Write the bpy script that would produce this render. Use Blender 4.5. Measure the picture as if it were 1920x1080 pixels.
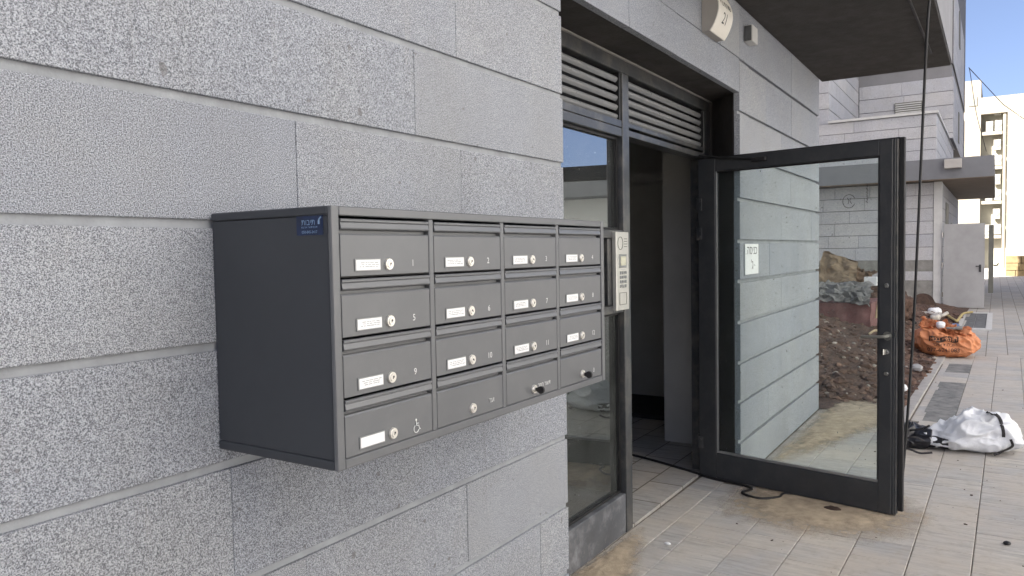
import bpy, bmesh, math, random
from mathutils import Vector, Matrix, noise
from mathutils.bvhtree import BVHTree
R = math.radians
random.seed(7)
for o in list(bpy.data.objects):
    bpy.data.objects.remove(o)
S = bpy.context.scene
COL = S.collection

# ------------------------------------------------------------------ camera
cam = bpy.data.cameras.new("camera")
cam.sensor_width = 36
cam.lens = 1415.65 / 1920 * 36
cam.clip_start = 0.02
cam.clip_end = 3000
CAM = Vector((0, -1.45, 1.59))
yaw, pitch, roll = 0.5704, -0.0464, -0.0176
fv = Vector((math.cos(pitch) * math.cos(yaw), math.cos(pitch) * math.sin(yaw), math.sin(pitch)))
rv = Vector((math.sin(yaw), -math.cos(yaw), 0))
uv = rv.cross(fv)
r2 = rv * math.cos(roll) + uv * math.sin(roll)
u2 = r2.cross(fv)
co = bpy.data.objects.new("camera", cam)
COL.objects.link(co)
co.matrix_world = Matrix(((r2.x, u2.x, -fv.x, CAM.x), (r2.y, u2.y, -fv.y, CAM.y), (r2.z, u2.z, -fv.z, CAM.z), (0, 0, 0, 1)))
S.camera = co

# ------------------------------------------------------------------ sky, sun, exposure
SUN = Vector((-0.80, 0.60, 0)).normalized()
EL = R(36)
w = bpy.data.worlds.new("World")
S.world = w
w.use_nodes = True
nt = w.node_tree
sky = nt.nodes.new("ShaderNodeTexSky")
sky.sky_type = 'NISHITA'
sky.sun_disc = False
sky.sun_elevation = EL
sky.sun_rotation = math.atan2(SUN.x, SUN.y)
sky.air_density = 0.36
sky.dust_density = 3.5
sky.ozone_density = 0.6
nt.nodes["Background"].inputs[1].default_value = 0.075
nt.links.new(sky.outputs[0], nt.nodes["Background"].inputs[0])
sl = bpy.data.lights.new("sun", 'SUN')
sl.energy = 5.0
sl.angle = R(0.5)
sl.color = (1.0, 0.95, 0.88)
so = bpy.data.objects.new("sun", sl)
COL.objects.link(so)
sd = Vector((SUN.x * math.cos(EL), SUN.y * math.cos(EL), math.sin(EL)))
so.rotation_euler = sd.to_track_quat('Z', 'Y').to_euler()
so.location = (0, 0, 40)
S.view_settings.view_transform = 'Standard'
S.view_settings.look = 'None'
S.view_settings.gamma = 1
S.view_settings.exposure = 2.28
S.render.engine = 'CYCLES'
S.cycles.max_bounces = 10
S.cycles.transparent_max_bounces = 12

# ------------------------------------------------------------------ materials
def new_mat(name):
    m = bpy.data.materials.new(name)
    m.use_nodes = True
    t = m.node_tree
    return m, t, t.nodes["Principled BSDF"]

def nd(t, kind, **kw):
    n = t.nodes.new(kind)
    for k, v in kw.items():
        if k.startswith('i_'):
            n.inputs[k[2:].replace('_', ' ')].default_value = v
        else:
            setattr(n, k, v)
    return n

def ramp(t, src, a, b, ca, cb):
    r = t.nodes.new("ShaderNodeValToRGB")
    r.color_ramp.elements[0].position = a
    r.color_ramp.elements[1].position = b
    r.color_ramp.elements[0].color = ca if len(ca) == 4 else (*ca, 1)
    r.color_ramp.elements[1].color = cb if len(cb) == 4 else (*cb, 1)
    t.links.new(src, r.inputs[0])
    return r.outputs[0]

def mix(t, fac, a, b, mode='MIX'):
    m = t.nodes.new("ShaderNodeMix")
    m.data_type = 'RGBA'
    m.blend_type = mode
    for sock, v in ((m.inputs[0], fac), (m.inputs[6], a), (m.inputs[7], b)):
        if hasattr(v, 'is_linked'):
            t.links.new(v, sock)
        elif isinstance(v, (int, float)):
            sock.default_value = v
        else:
            sock.default_value = (*v, 1)
    return m.outputs[2]

def coords(t, rnd=False, scale=None, world=False):
    if world:
        g = t.nodes.new("ShaderNodeNewGeometry")
        c = g.outputs['Position']
    else:
        c = t.nodes.new("ShaderNodeTexCoord").outputs['Object']
    if rnd:
        oi = t.nodes.new("ShaderNodeObjectInfo")
        mu = nd(t, "ShaderNodeMath", operation='MULTIPLY')
        mu.inputs[1].default_value = 7.0
        t.links.new(oi.outputs['Random'], mu.inputs[0])
        ad = nd(t, "ShaderNodeVectorMath", operation='ADD')
        t.links.new(c, ad.inputs[0])
        t.links.new(mu.outputs[0], ad.inputs[1])
        c = ad.outputs[0]
    if scale:
        mp = t.nodes.new("ShaderNodeMapping")
        mp.inputs['Scale'].default_value = scale
        t.links.new(c, mp.inputs[0])
        c = mp.outputs[0]
    return c

def noi(t, c, sc, det=2, rough=0.5):
    n = nd(t, "ShaderNodeTexNoise", i_Scale=sc, i_Detail=det, i_Roughness=rough)
    t.links.new(c, n.inputs['Vector'])
    return n.outputs[0]

def bump(t, b, h, strength, dist):
    n = nd(t, "ShaderNodeBump", i_Strength=strength, i_Distance=dist)
    t.links.new(h, n.inputs['Height'])
    t.links.new(n.outputs[0], b.inputs['Normal'])

def simple(name, col, rough=0.5, metal=0.0, var=0.12, vs=6.0, bs=0.0, bsc=40, spec=0.5, dust=0.0, dustcol=(0.32, 0.29, 0.24)):
    m, t, b = new_mat(name)
    c = coords(t, world=True)
    n = noi(t, c, vs, 4, 0.6)
    lo = tuple(x * (1 - var) for x in col)
    hi = tuple(min(1, x * (1 + var)) for x in col)
    out = ramp(t, n, 0.3, 0.7, lo, hi)
    if dust:
        d = noi(t, c, 9, 6, 0.7)
        f = ramp(t, d, 0.45, 0.8, (0, 0, 0), (dust, dust, dust))
        out = mix(t, f, out, dustcol)
    t.links.new(out, b.inputs['Base Color'])
    rr = ramp(t, noi(t, c, vs * 3, 3, .6), 0.2, 0.8, (rough * .85,) * 3, (min(1, rough * 1.2),) * 3)
    t.links.new(rr, b.inputs['Roughness'])
    b.inputs['Metallic'].default_value = metal
    b.inputs['Specular IOR Level'].default_value = spec
    if bs:
        bump(t, b, noi(t, c, bsc, 4, 0.6), bs, 0.01)
    return m

def granite(name, lo, hi, sc=385, tint=0.08, stain=0.11):
    m, t, b = new_mat(name)
    c = coords(t, rnd=True)
    n1 = noi(t, c, sc, 2, 0.6)
    base = ramp(t, n1, 0.36, 0.64, lo, hi)
    n2 = noi(t, c, sc * 2.6, 1, 0.5)
    base = mix(t, ramp(t, n2, 0.60, 0.68, (0, 0, 0), (.7, .7, .7)), base, tuple(x * .38 for x in lo))
    big = noi(t, coords(t, world=True), 1.7, 5, 0.65)
    base = mix(t, 1.0, base, ramp(t, big, 0.3, 0.72, (1 - stain, 1 - stain, 1 - stain * .9), (1 + stain * .3,) * 3), 'MULTIPLY')
    big2 = noi(t, coords(t, world=True), 2.9, 4, .6)
    base = mix(t, 1.0, base, ramp(t, big2, .42, .7, (1, 1, 1), (1.0, .985, .95)), 'MULTIPLY')
    dr = noi(t, coords(t, world=True, scale=(22, 22, .9)), 1.0, 5, .7)
    base = mix(t, ramp(t, dr, .60, .80, (0, 0, 0), (.30, .30, .30)), base, (.17, .165, .16))
    # faint vertical streaks and small scuffs
    st = noi(t, coords(t, world=True, scale=(14, 14, 1.3)), 1.6, 4, .65)
    base = mix(t, ramp(t, st, 0.6, 0.78, (0, 0, 0), (.25, .25, .25)), base, (0.44, 0.43, 0.41))
    sp = noi(t, coords(t, world=True), 26, 1, .4)
    base = mix(t, ramp(t, sp, 0.735, 0.76, (0, 0, 0), (.6, .6, .6)), base, (0.13, 0.125, 0.12))
    oi = t.nodes.new("ShaderNodeObjectInfo")
    base = mix(t, 1.0, base, ramp(t, oi.outputs['Random'], 0, 1, (1 - tint, 1 - tint, 1 - tint * .7), (1.04, 1.02, 1)), 'MULTIPLY')
    t.links.new(base, b.inputs['Base Color'])
    b.inputs['Roughness'].default_value = 0.78
    b.inputs['Specular IOR Level'].default_value = 0.3
    bump(t, b, n1, 0.55, 0.004)
    return m

M = {}
M['granite'] = granite('granite_bush_hammered', (0.120, 0.131, 0.147), (0.535, 0.568, 0.617))
M['granite_far'] = granite('granite_far', (0.44, 0.45, 0.475), (0.52, 0.53, 0.555), sc=40, tint=.08)
M['mortar'] = simple('mortar', (0.31, 0.327, 0.347), 0.85, var=0.15, vs=12, bs=.25, bsc=60)
M['mortar_far'] = simple('dark_joint_mortar', (0.13, 0.13, 0.14), 0.9, var=.15, vs=6)
M['trim'] = simple('pale_trim', (0.55, 0.55, 0.54), 0.8, var=.06)
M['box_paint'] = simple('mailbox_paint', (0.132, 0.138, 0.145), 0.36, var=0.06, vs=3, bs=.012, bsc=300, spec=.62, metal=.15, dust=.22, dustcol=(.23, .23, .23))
M['box_side_shade'] = simple('mailbox_paint_shaded', (0.050, 0.055, 0.063), 0.45, var=0.04, vs=3, spec=.35)  # same paint as the front; the darker colour paints in the side's shade
M['frame_paint'] = simple('anthracite_paint', (0.040, 0.043, 0.047), 0.33, var=0.12, vs=4, spec=.6, dust=.35)
M['door_paint'] = simple('door_paint', (0.036, 0.039, 0.043), 0.42, var=0.10, vs=5, spec=.4, dust=.08)
M['louvre_paint'] = simple('louvre_paint', (0.20, 0.207, 0.215), 0.3, var=.08, vs=5, spec=.6, dust=.25)
M['sill_paint'] = simple('dusty_sill_paint', (0.085, 0.09, 0.10), 0.5, var=.2, vs=6, dust=.75, dustcol=(.36, .37, .39))
M['black'] = simple('black_rubber', (0.012, 0.012, 0.013), 0.55, var=.2)
M['bead'] = simple('glazing_bead_metal', (0.30, 0.31, 0.31), 0.35, metal=.6)
M['steel'] = simple('satin_steel', (0.62, 0.62, 0.60), 0.22, metal=1.0, var=.05)
M['chrome'] = simple('lock_nickel', (0.80, 0.78, 0.72), 0.32, metal=.75, var=.04)
M['white'] = simple('white_paper', (0.78, 0.79, 0.80), 0.5, var=.04)
M['print'] = simple('white_print', (0.70, 0.71, 0.70), 0.6, var=.03)
M['ink'] = simple('black_ink', (0.03, 0.03, 0.035), 0.6, var=.1)
M['sticker'] = simple('blue_sticker', (0.006, 0.018, 0.065), 0.3, var=.35, vs=30)
M['sticker_print'] = simple('pale_blue_print', (0.25, 0.38, 0.55), 0.5, var=.05)
M['silver'] = simple('silver_plate', (0.60, 0.59, 0.55), 0.38, metal=.5, var=.05)
M['display'] = simple('pale_display', (0.55, 0.54, 0.42), 0.25, var=.05)
M['sign_white'] = simple('sign_face', (0.74, 0.71, 0.64), 0.4, var=.05)
M['sign_body'] = simple('sign_housing', (0.34, 0.32, 0.29), 0.5, var=.06)
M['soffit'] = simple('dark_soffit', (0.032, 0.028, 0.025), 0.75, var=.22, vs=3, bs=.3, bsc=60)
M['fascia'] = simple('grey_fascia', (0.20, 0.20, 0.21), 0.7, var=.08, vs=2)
M['fascia_far'] = simple('far_grey_fascia', (0.17, 0.175, 0.19), 0.7, var=.08, vs=2)
M['brown_soffit'] = simple('brown_soffit', (0.20, 0.155, 0.115), 0.8, var=.1, vs=3)
M['interior'] = simple('interior_plaster', (0.45, 0.45, 0.435), 0.8, var=.12, vs=2)
M['interior_dark'] = simple('interior_dark', (0.03, 0.03, 0.03), 0.8, var=.1)
M['concrete'] = simple('rough_concrete', (0.24, 0.235, 0.22), 0.9, var=.25, vs=5, bs=.6, bsc=12)
M['kerb'] = simple('kerb_concrete', (0.40, 0.38, 0.36), 0.85, var=.15, vs=8, bs=.3, bsc=50)
M['cream'] = simple('cream_render', (0.235, 0.215, 0.175), 0.85, var=.05, vs=.6)
M['white_render'] = simple('white_render', (0.70, 0.70, 0.69), 0.85, var=.04, vs=.6)
M['cream_dark'] = simple('service_shaft', (0.36, 0.35, 0.29), 0.85, var=.15, vs=1)
M['yellow_stone'] = simple('yellow_stone', (0.20, 0.15, 0.075), 0.9, var=.25, vs=3, bs=.5, bsc=4)
M['ac'] = simple('ac_casing', (0.27, 0.265, 0.235), 0.5, var=.05)
M['ac_dark'] = simple('ac_grille', (0.16, 0.16, 0.14), 0.6)
M['grey_door'] = simple('grey_metal_door', (0.34, 0.34, 0.345), 0.5, var=.10, vs=3, dust=.3, dustcol=(.38, .38, .37))
M['sand'] = simple('sand', (0.46, 0.375, 0.27), 0.95, var=.25, vs=14, bs=.5, bsc=120)
M['soil'] = simple('soil', (0.092, 0.056, 0.041), 0.95, var=.6, vs=16, bs=.9, bsc=45)
M['clod'] = simple('soil_clod', (0.115, 0.070, 0.052), 0.95, var=.65, vs=5)
M['rubble'] = simple('rubble_chips', (0.34, 0.30, 0.26), 0.9, var=.4, vs=6)
M['joint'] = simple('joint_sand', (0.19, 0.165, 0.135), 0.95, var=.3, vs=20)
M['strap'] = simple('dark_webbing', (0.035, 0.033, 0.035), 0.8, var=.2)
M['brown_paper'] = simple('brown_paper', (0.40, 0.31, 0.215), 0.8, var=.15, vs=8)
M['card'] = simple('cardboard', (0.28, 0.19, 0.125), 0.85, var=.15, vs=8)
M['red_block'] = simple('reddish_block', (0.20, 0.095, 0.090), 0.85, var=.3, vs=6, bs=.4, bsc=20)
M['rust'] = simple('rusty_metal', (0.055, 0.032, 0.022), 0.8, var=.4, vs=9)
M['wood'] = simple('wood_stick', (0.48, 0.38, 0.25), 0.8, var=.2)
M['blue'] = simple('blue_plastic', (0.12, 0.22, 0.40), 0.4, var=.2)
M['pipe'] = simple('pale_pipe', (0.60, 0.56, 0.50), 0.5, var=.1)
M['yellow'] = simple('yellow_edge', (0.48, 0.38, 0.17), 0.8, var=.15)
M['cover'] = simple('cover_slab', (0.13, 0.135, 0.14), 0.8, var=.35, vs=8, bs=.4, bsc=30)
M['black_bag'] = simple('black_plastic', (0.014, 0.014, 0.018), 0.32, var=.2, vs=6)
M['pink_stone'] = simple('mason_stone', (0.42, 0.40, 0.38), 0.85, var=.1, vs=3)

def bag_mat(name, col, sc, dirt, dirtcol):
    m, t, b = new_mat(name)
    c = coords(t, world=True)
    o = ramp(t, noi(t, c, 5, 5, .6), .3, .7, tuple(x * .9 for x in col), col)
    o = mix(t, ramp(t, noi(t, c, 7, 6, .7), .5, .8, (0, 0, 0), (dirt,) * 3), o, dirtcol)
    t.links.new(o, b.inputs['Base Color'])
    b.inputs['Roughness'].default_value = .55
    wv = nd(t, "ShaderNodeTexWave", i_Scale=sc, i_Distortion=1.0)
    t.links.new(c, wv.inputs['Vector'])
    bump(t, b, noi(t, c, 18, 5, .6), .35, .02)
    return m
M['white_bag'] = bag_mat('white_woven_plastic', (.80, .82, .85), 90, .22, (.42, .38, .32))
M['orange_bag'] = bag_mat('orange_woven_plastic', (.66, .26, .115), 90, .4, (.36, .15, .08))
M['plastic'] = bag_mat('clear_film', (.40, .395, .39), 60, .2, (.3, .28, .25))

def paver_mat(name, rnd=True, brick=False):
    m, t, b = new_mat(name)
    c = coords(t, world=True)
    # stone slabs with fine streaks running across the path
    st = noi(t, coords(t, rnd=rnd, scale=(46, 5.0, 10)), 1.0, 5, .62)
    base = ramp(t, st, .28, .72, (.385, .382, .378), (.57, .56, .54))
    fine = noi(t, coords(t, rnd=rnd, scale=(240, 26, 30)), 1.0, 3, .6)
    base = mix(t, ramp(t, fine, .55, .72, (0, 0, 0), (.4, .4, .4)), base, (.22, .22, .22))
    oi = t.nodes.new("ShaderNodeObjectInfo")
    if rnd:
        base = mix(t, 1.0, base, ramp(t, oi.outputs['Random'], 0, 1, (.86, .87, .90), (1.08, 1.05, 1.0)), 'MULTIPLY')
    wv_ = noi(t, coords(t, rnd=rnd, scale=(30, 3.2, 10)), 1.0, 6, .75)
    base = mix(t, ramp(t, wv_, .50, .66, (0,) * 3, (.7,) * 3), base, (.225, .225, .22))
    d = noi(t, c, 1.35, 7, .68)
    base = mix(t, ramp(t, d, .40, .62, (.05,) * 3, (.66,) * 3), base, (.535, .475, .40))
    d2 = noi(t, c, 11, 5, .7)
    base = mix(t, ramp(t, d2, .52, .74, (0,) * 3, (.6,) * 3), base, (.35, .31, .26))
    g = noi(t, c, 60, 2, .5)
    base = mix(t, ramp(t, g, .74, .78, (0,) * 3, (.7,) * 3), base, (.09, .08, .07))
    h = st
    if brick:
        br = nd(t, "ShaderNodeTexBrick", i_Scale=1.0)
        br.inputs['Mortar Size'].default_value = .006
        br.inputs['Brick Width'].default_value = .4
        br.inputs['Row Height'].default_value = .268
        br.inputs['Color1'].default_value = (1, 1, 1, 1)
        br.inputs['Color2'].default_value = (.82, .83, .85, 1)
        br.inputs['Mortar'].default_value = (.35, .33, .3, 1)
        t.links.new(c, br.inputs['Vector'])
        base = mix(t, 1.0, base, br.outputs[0], 'MULTIPLY')
    t.links.new(base, b.inputs['Base Color'])
    b.inputs['Roughness'].default_value = .72
    b.inputs['Specular IOR Level'].default_value = .35
    bump(t, b, h, .35, .006)
    return m
M['paver'] = paver_mat('paver_stone')
M['paver_dark'] = simple('dark_paver_stone', (0.20, 0.20, 0.195), .8, var=.35, vs=9, dust=.5)
M['paver_far'] = paver_mat('paver_stone_far', rnd=False, brick=True)

def glass_mat(name, tint, ior, dust, coat=0.0):
    m = bpy.data.materials.new(name)
    m.use_nodes = True
    t = m.node_tree
    t.nodes.clear()
    out = t.nodes.new("ShaderNodeOutputMaterial")
    fr = nd(t, "ShaderNodeFresnel", i_IOR=ior)
    tr = nd(t, "ShaderNodeBsdfTransparent")
    tr.inputs[0].default_value = (*tint, 1)
    gl = nd(t, "ShaderNodeBsdfGlossy", i_Roughness=.004)
    m1 = t.nodes.new("ShaderNodeMixShader")
    fm = nd(t, "ShaderNodeMath", operation='MULTIPLY_ADD', use_clamp=True)
    fm.inputs[1].default_value = 1 - coat
    fm.inputs[2].default_value = coat
    t.links.new(fr.outputs[0], fm.inputs[0])
    t.links.new(fm.outputs[0], m1.inputs[0])
    t.links.new(tr.outputs[0], m1.inputs[1])
    t.links.new(gl.outputs[0], m1.inputs[2])
    df = nd(t, "ShaderNodeBsdfDiffuse")
    df.inputs[0].default_value = (.42, .445, .435, 1)
    c = coords(t, world=True)
    n = noi(t, c, 4, 6, .7)
    f = ramp(t, n, .35, .8, (dust * .25,) * 3, (dust,) * 3)
    sp = noi(t, c, 70, 1, .4)
    f2 = ramp(t, sp, .75, .79, (0,) * 3, (.45,) * 3)
    ad = nd(t, "ShaderNodeMath", operation='ADD', use_clamp=True)
    t.links.new(f, ad.inputs[0])
    t.links.new(f2, ad.inputs[1])
    m2 = t.nodes.new("ShaderNodeMixShader")
    t.links.new(ad.outputs[0], m2.inputs[0])
    t.links.new(m1.outputs[0], m2.inputs[1])
    t.links.new(df.outputs[0], m2.inputs[2])
    t.links.new(m2.outputs[0], out.inputs[0])
    return m
M['glass_side'] = glass_mat('sidelight_glass', (.45, .50, .48), 1.9, .07, .34)
M['glass_low'] = glass_mat('dusty_sidelight_glass', (.40, .45, .42), 1.7, .13, .10)
M['glass_door'] = glass_mat('door_glass', (.945, .985, .972), 1.30, .06)

# ------------------------------------------------------------------ builders
LOC = {}

def thing(name, label, cat, loc=(0, 0, 0), group=None, kind=None, rotz=0.0):
    o = bpy.data.objects.new(name, None)
    o.empty_display_size = .1
    COL.objects.link(o)
    o.location = loc
    o.rotation_euler = (0, 0, rotz)
    LOC[o] = Matrix.Translation(loc) @ Matrix.Rotation(rotz, 4, 'Z')
    tag(o, label, cat, group, kind)
    return o

def tag(o, label=None, cat=None, group=None, kind=None):
    for k, v in (('label', label), ('category', cat), ('group', group), ('kind', kind)):
        if v:
            o[k] = v
    return o

def put(name, me, m=None, parent=None, loc=(0, 0, 0), local=False, smooth=False, label=None, kind=None):
    if isinstance(me, bmesh.types.BMesh):
        bm = me
        me = bpy.data.meshes.new(name)
        bm.normal_update()
        bm.to_mesh(me)
        bm.free()
        if smooth:
            for p in me.polygons:
                p.use_smooth = True
    if m is not None:
        me.materials.clear()
        me.materials.append(m)
    o = bpy.data.objects.new(name, me)
    COL.objects.link(o)
    o.location = loc
    own = Matrix.Translation(loc)
    if parent is not None:
        o.parent = parent
        if not local:
            o.matrix_parent_inverse = LOC[parent].inverted()
            LOC[o] = own
        else:
            LOC[o] = LOC[parent] @ own
    else:
        LOC[o] = own
    if label:
        o['label'] = label
    if kind:
        o['kind'] = kind
    return o

def NB():
    return bmesh.new()

def box(bm, x0, x1, y0, y1, z0, z1, bev=0.0, seg=1):
    r = bmesh.ops.create_cube(bm, size=1)
    vs = r['verts']
    for v in vs:
        v.co = Vector(((x0 + x1) / 2 + v.co.x * (x1 - x0), (y0 + y1) / 2 + v.co.y * (y1 - y0), (z0 + z1) / 2 + v.co.z * (z1 - z0)))
    if bev:
        es = list({e for v in vs for e in v.link_edges})
        bmesh.ops.bevel(bm, geom=es, offset=bev, segments=seg, affect='EDGES', profile=.6)
    return bm

def B(x0, x1, y0, y1, z0, z1, bev=0.0, seg=1):
    return box(NB(), x0, x1, y0, y1, z0, z1, bev, seg)

def cyl(bm, p0, p1, r0, r1=None, n=16, caps=True):
    p0, p1 = Vector(p0), Vector(p1)
    r1 = r0 if r1 is None else r1
    d = p1 - p0
    mt = Matrix.Translation((p0 + p1) / 2) @ d.to_track_quat('Z', 'Y').to_matrix().to_4x4()
    bmesh.ops.create_cone(bm, cap_ends=caps, segments=n, radius1=r0, radius2=r1, depth=d.length, matrix=mt)
    return bm

def prism_x(bm, pts, x0, x1):
    """profile of (y, z) points pushed along x"""
    a = [bm.verts.new((x0, y, z)) for y, z in pts]
    b = [bm.verts.new((x1, y, z)) for y, z in pts]
    n = len(pts)
    for i in range(n):
        bm.faces.new((a[i], a[(i + 1) % n], b[(i + 1) % n], b[i]))
    bm.faces.new(a[::-1])
    bm.faces.new(b)
    bmesh.ops.recalc_face_normals(bm, faces=bm.faces)
    return bm

def prism_z(bm, pts, z0, z1):
    a = [bm.verts.new((x, y, z0)) for x, y in pts]
    b = [bm.verts.new((x, y, z1)) for x, y in pts]
    n = len(pts)
    for i in range(n):
        bm.faces.new((a[i], a[(i + 1) % n], b[(i + 1) % n], b[i]))
    bm.faces.new(a[::-1])
    bm.faces.new(b)
    bmesh.ops.recalc_face_normals(bm, faces=bm.faces)
    return bm

def tube(bm, pts, r, n=8):
    pts = [Vector(p) for p in pts]
    rings = []
    up = Vector((0.3, 0.2, 1)).normalized()
    for i, p in enumerate(pts):
        t = (pts[min(i + 1, len(pts) - 1)] - pts[max(i - 1, 0)]).normalized()
        s = t.cross(up)
        if s.length < .05:
            s = t.cross(Vector((1, 0, 0)))
        s.normalize()
        q = s.cross(t)
        rr = r[i] if isinstance(r, (list, tuple)) else r
        rings.append([bm.verts.new(p + (s * math.cos(2 * math.pi * k / n) + q * math.sin(2 * math.pi * k / n)) * rr) for k in range(n)])
    for a, b in zip(rings, rings[1:]):
        for k in range(n):
            bm.faces.new((a[k], a[(k + 1) % n], b[(k + 1) % n], b[k]))
    bm.faces.new(rings[0][::-1])
    bm.faces.new(rings[-1])
    return bm

def spline(pts, k=8):
    pts = [Vector(p) for p in pts]
    out = []
    P = [pts[0] * 2 - pts[1]] + pts + [pts[-1] * 2 - pts[-2]]
    for i in range(1, len(P) - 2):
        for j in range(k):
            t = j / k
            a, b, c, d = P[i - 1], P[i], P[i + 1], P[i + 2]
            out.append(.5 * ((2 * b) + (c - a) * t + (2 * a - 5 * b + 4 * c - d) * t * t + (3 * b - a - 3 * c + d) * t ** 3))
    out.append(pts[-1])
    return out

HEB = lambda s: s[::-1]
def densify(me, cuts=2):
    bm = bmesh.new()
    bm.from_mesh(me)
    bmesh.ops.triangulate(bm, faces=bm.faces)
    for _ in range(cuts):
        bmesh.ops.subdivide_edges(bm, edges=[e for e in bm.edges if e.calc_length() > .012], cuts=1, use_grid_fill=False)
        bmesh.ops.triangulate(bm, faces=[f for f in bm.faces if len(f.verts) > 3])
    bm.to_mesh(me)
    bm.free()
    return me

def text_mesh(s, size, mt, depth=0.0, align='CENTER', sx=1.0):
    cu = bpy.data.curves.new("lettering", 'FONT')
    cu.body = s
    cu.size = size
    cu.align_x = align
    cu.align_y = 'CENTER'
    cu.extrude = depth
    cu.resolution_u = 3
    o = bpy.data.objects.new("lettering", cu)
    COL.objects.link(o)
    dg = bpy.context.evaluated_depsgraph_get()
    me = bpy.data.meshes.new_from_object(o.evaluated_get(dg))
    bpy.data.objects.remove(o)
    bpy.data.curves.remove(cu)
    me.transform(mt @ Matrix.Diagonal((sx, 1, 1, 1)))
    return me

# text frames: facing -y, facing -x
FY = lambda x, y, z: Matrix(((1, 0, 0, x), (0, 0, -1, y), (0, 1, 0, z), (0, 0, 0, 1)))
FX = lambda x, y, z: Matrix(((0, 0, -1, x), (-1, 0, 0, y), (0, 1, 0, z), (0, 0, 0, 1)))

def stones(parent, o, u, n, u0, u1, levels, joints, m, gap=.020, vgap=.0010, depth=.04, bev=.0016, name='stone'):
    """courses of separate blocks on a wall: o origin, u along, n outward; levels = bed heights, joints[i] = joint positions in course i"""
    u, n, o = Vector(u), Vector(n), Vector(o)
    for i in range(len(levels) - 1):
        z0, z1 = levels[i], levels[i + 1] - gap
        js = sorted(j for j in joints[i] if u0 + .05 < j < u1 - .05)
        ed = [u0] + js + [u1]
        for a, b in zip(ed, ed[1:]):
            bm = B(a + vgap / 2, b - vgap / 2, 0, depth, z0, z1, bev)
            off = random.uniform(-.0015, .0015)
            for v in bm.verts:
                jz = noise.noise(Vector((v.co.x * 3, z0 * 7, i))) * .0015
                p = o + u * v.co.x - n * (v.co.y + off) + Vector((0, 0, v.co.z + jz))
                v.co = p
            bmesh.ops.recalc_face_normals(bm, faces=bm.faces)
            put(name, bm, m, parent)

def auto_joints(levels, u0, u1, lo, hi, seed):
    rnd = random.Random(seed)
    out = []
    for _ in levels[:-1]:
        js, p = [], u0 - rnd.uniform(0, lo)
        while p < u1:
            p += rnd.uniform(lo, hi)
            js.append(p)
        out.append(js)
    return out

# ------------------------------------------------------------------ ground
base = put('ground', B(-60, 160, -80, 90, -.4, -.030), M['joint'])
base['kind'] = 'structure'
pav = put('pavement', B(-6, 12.6, -2.2, .30, -.029, -.009), M['joint'])
pav['kind'] = 'structure'
far = NB()
for a in ((-30, 75, -34, -2.165), (-30, -6, -2.165, 0), (12.6, 75, -2.165, -.80), (22.2, 75, -.8, -.3)):
    box(far, a[0], a[1], a[2], a[3], -.026, -.002)
pf = put('paved_street', far, M['paver_far'])
pf['kind'] = 'structure'

ROT = -0.014
rows = [(.29, .12), (.12, -.02), (-.02, -.288), (-.288, -.556), (-.556, -.824), (-.824, -1.09), (-1.09, -1.36), (-1.36, -1.63), (-1.63, -1.90), (-1.90, -2.17)]
tile_mesh = {}
def tile(L, W):
    k = (round(L, 3), round(W, 3))
    if k not in tile_mesh:
        bm = B(-L / 2 + .0022, L / 2 - .0022, -W / 2 + .0022, W / 2 - .0022, -.02, 0, .003)
        bm.transform(Matrix.Rotation(ROT, 4, 'Z'))
        me = bpy.data.meshes.new('paver')
        bm.normal_update()
        bm.to_mesh(me)
        bm.free()
        me.materials.append(M['paver'])
        tile_mesh[k] = me
    return tile_mesh[k]
TL = .40
nt_ = 0
rt = random.Random(21)
for ri, (ya, yb) in enumerate(rows):
    yc = (ya + yb) / 2
    start = {0: 3.09, 1: 3.09}.get(ri, [2.98, 3.07, 3.2, 3.34, 3.14, 3.36, 3.0, 3.22][ri % 8])
    x = start
    xe = 5.3 if ri == 0 else 12.6
    while x < xe - .05:
        L = TL if x > 9.5 else rt.choice((.20, .27, .27, .40, .40))
        xc = x + L / 2
        y = yc + ROT * (xc - 4)
        w_ = ya - yb
        ok = True
        if ri == 1 and xc > 5.0:
            ok = False
        if xc > 7.75 and y + w_ / 2 > -.66:
            ok = False
        if ok:
            nt_ += 1
            o = put('paver', tile(L, w_), None, pav, (xc, y, random.uniform(-.0016, .0012)))
            if ri == 4 + 1 and 7.5 < xc < 11.5 and random.random() < .5:
                o.data = tile(L, w_).copy()
                o.data.materials[0] = M['paver_dark']
        x += L

# ------------------------------------------------------------------ our building
bld = thing('apartment_building', 'grey granite clad apartment building with recessed entrance, nearest the camera', 'building', (2, 6, 0))
shell = NB()
# ground floor backing walls (8 mm behind the stone face), opening 2.66..5.12
box(shell, -12, 2.6515, .010, .26, 0, 3.30)
box(shell, 5.118, 5.399, .020, .040, 0, 3.30)
box(shell, 5.40, 7.77, .026, .26, 0, 3.30)
box(shell, 2.652, 5.117, .009, .26, 2.665, 3.30)
box(shell, 5.118, 5.399, .0405, .26, 2.665, 3.30)
put('facade_wall', shell, M['mortar'], bld)
fac = [o for o in bld.children][0]
body = NB()
box(body, -12, 7.77, .02, 9.99, 3.31, 16)
box(body, -12, 7.77, 10, 24, 3.31, 32)  # taller rear block added to keep the sun off the far tower
box(body, -12, 2.0, .27, 20, 0, 3.30)
box(body, 7.60, 7.77, .27, 20, 0, 3.30)
box(body, 2.0, 7.60, 5.0, 20, 0, 3.30)
put('storeys_and_sun_block', body, M['granite_far'], bld)

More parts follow.
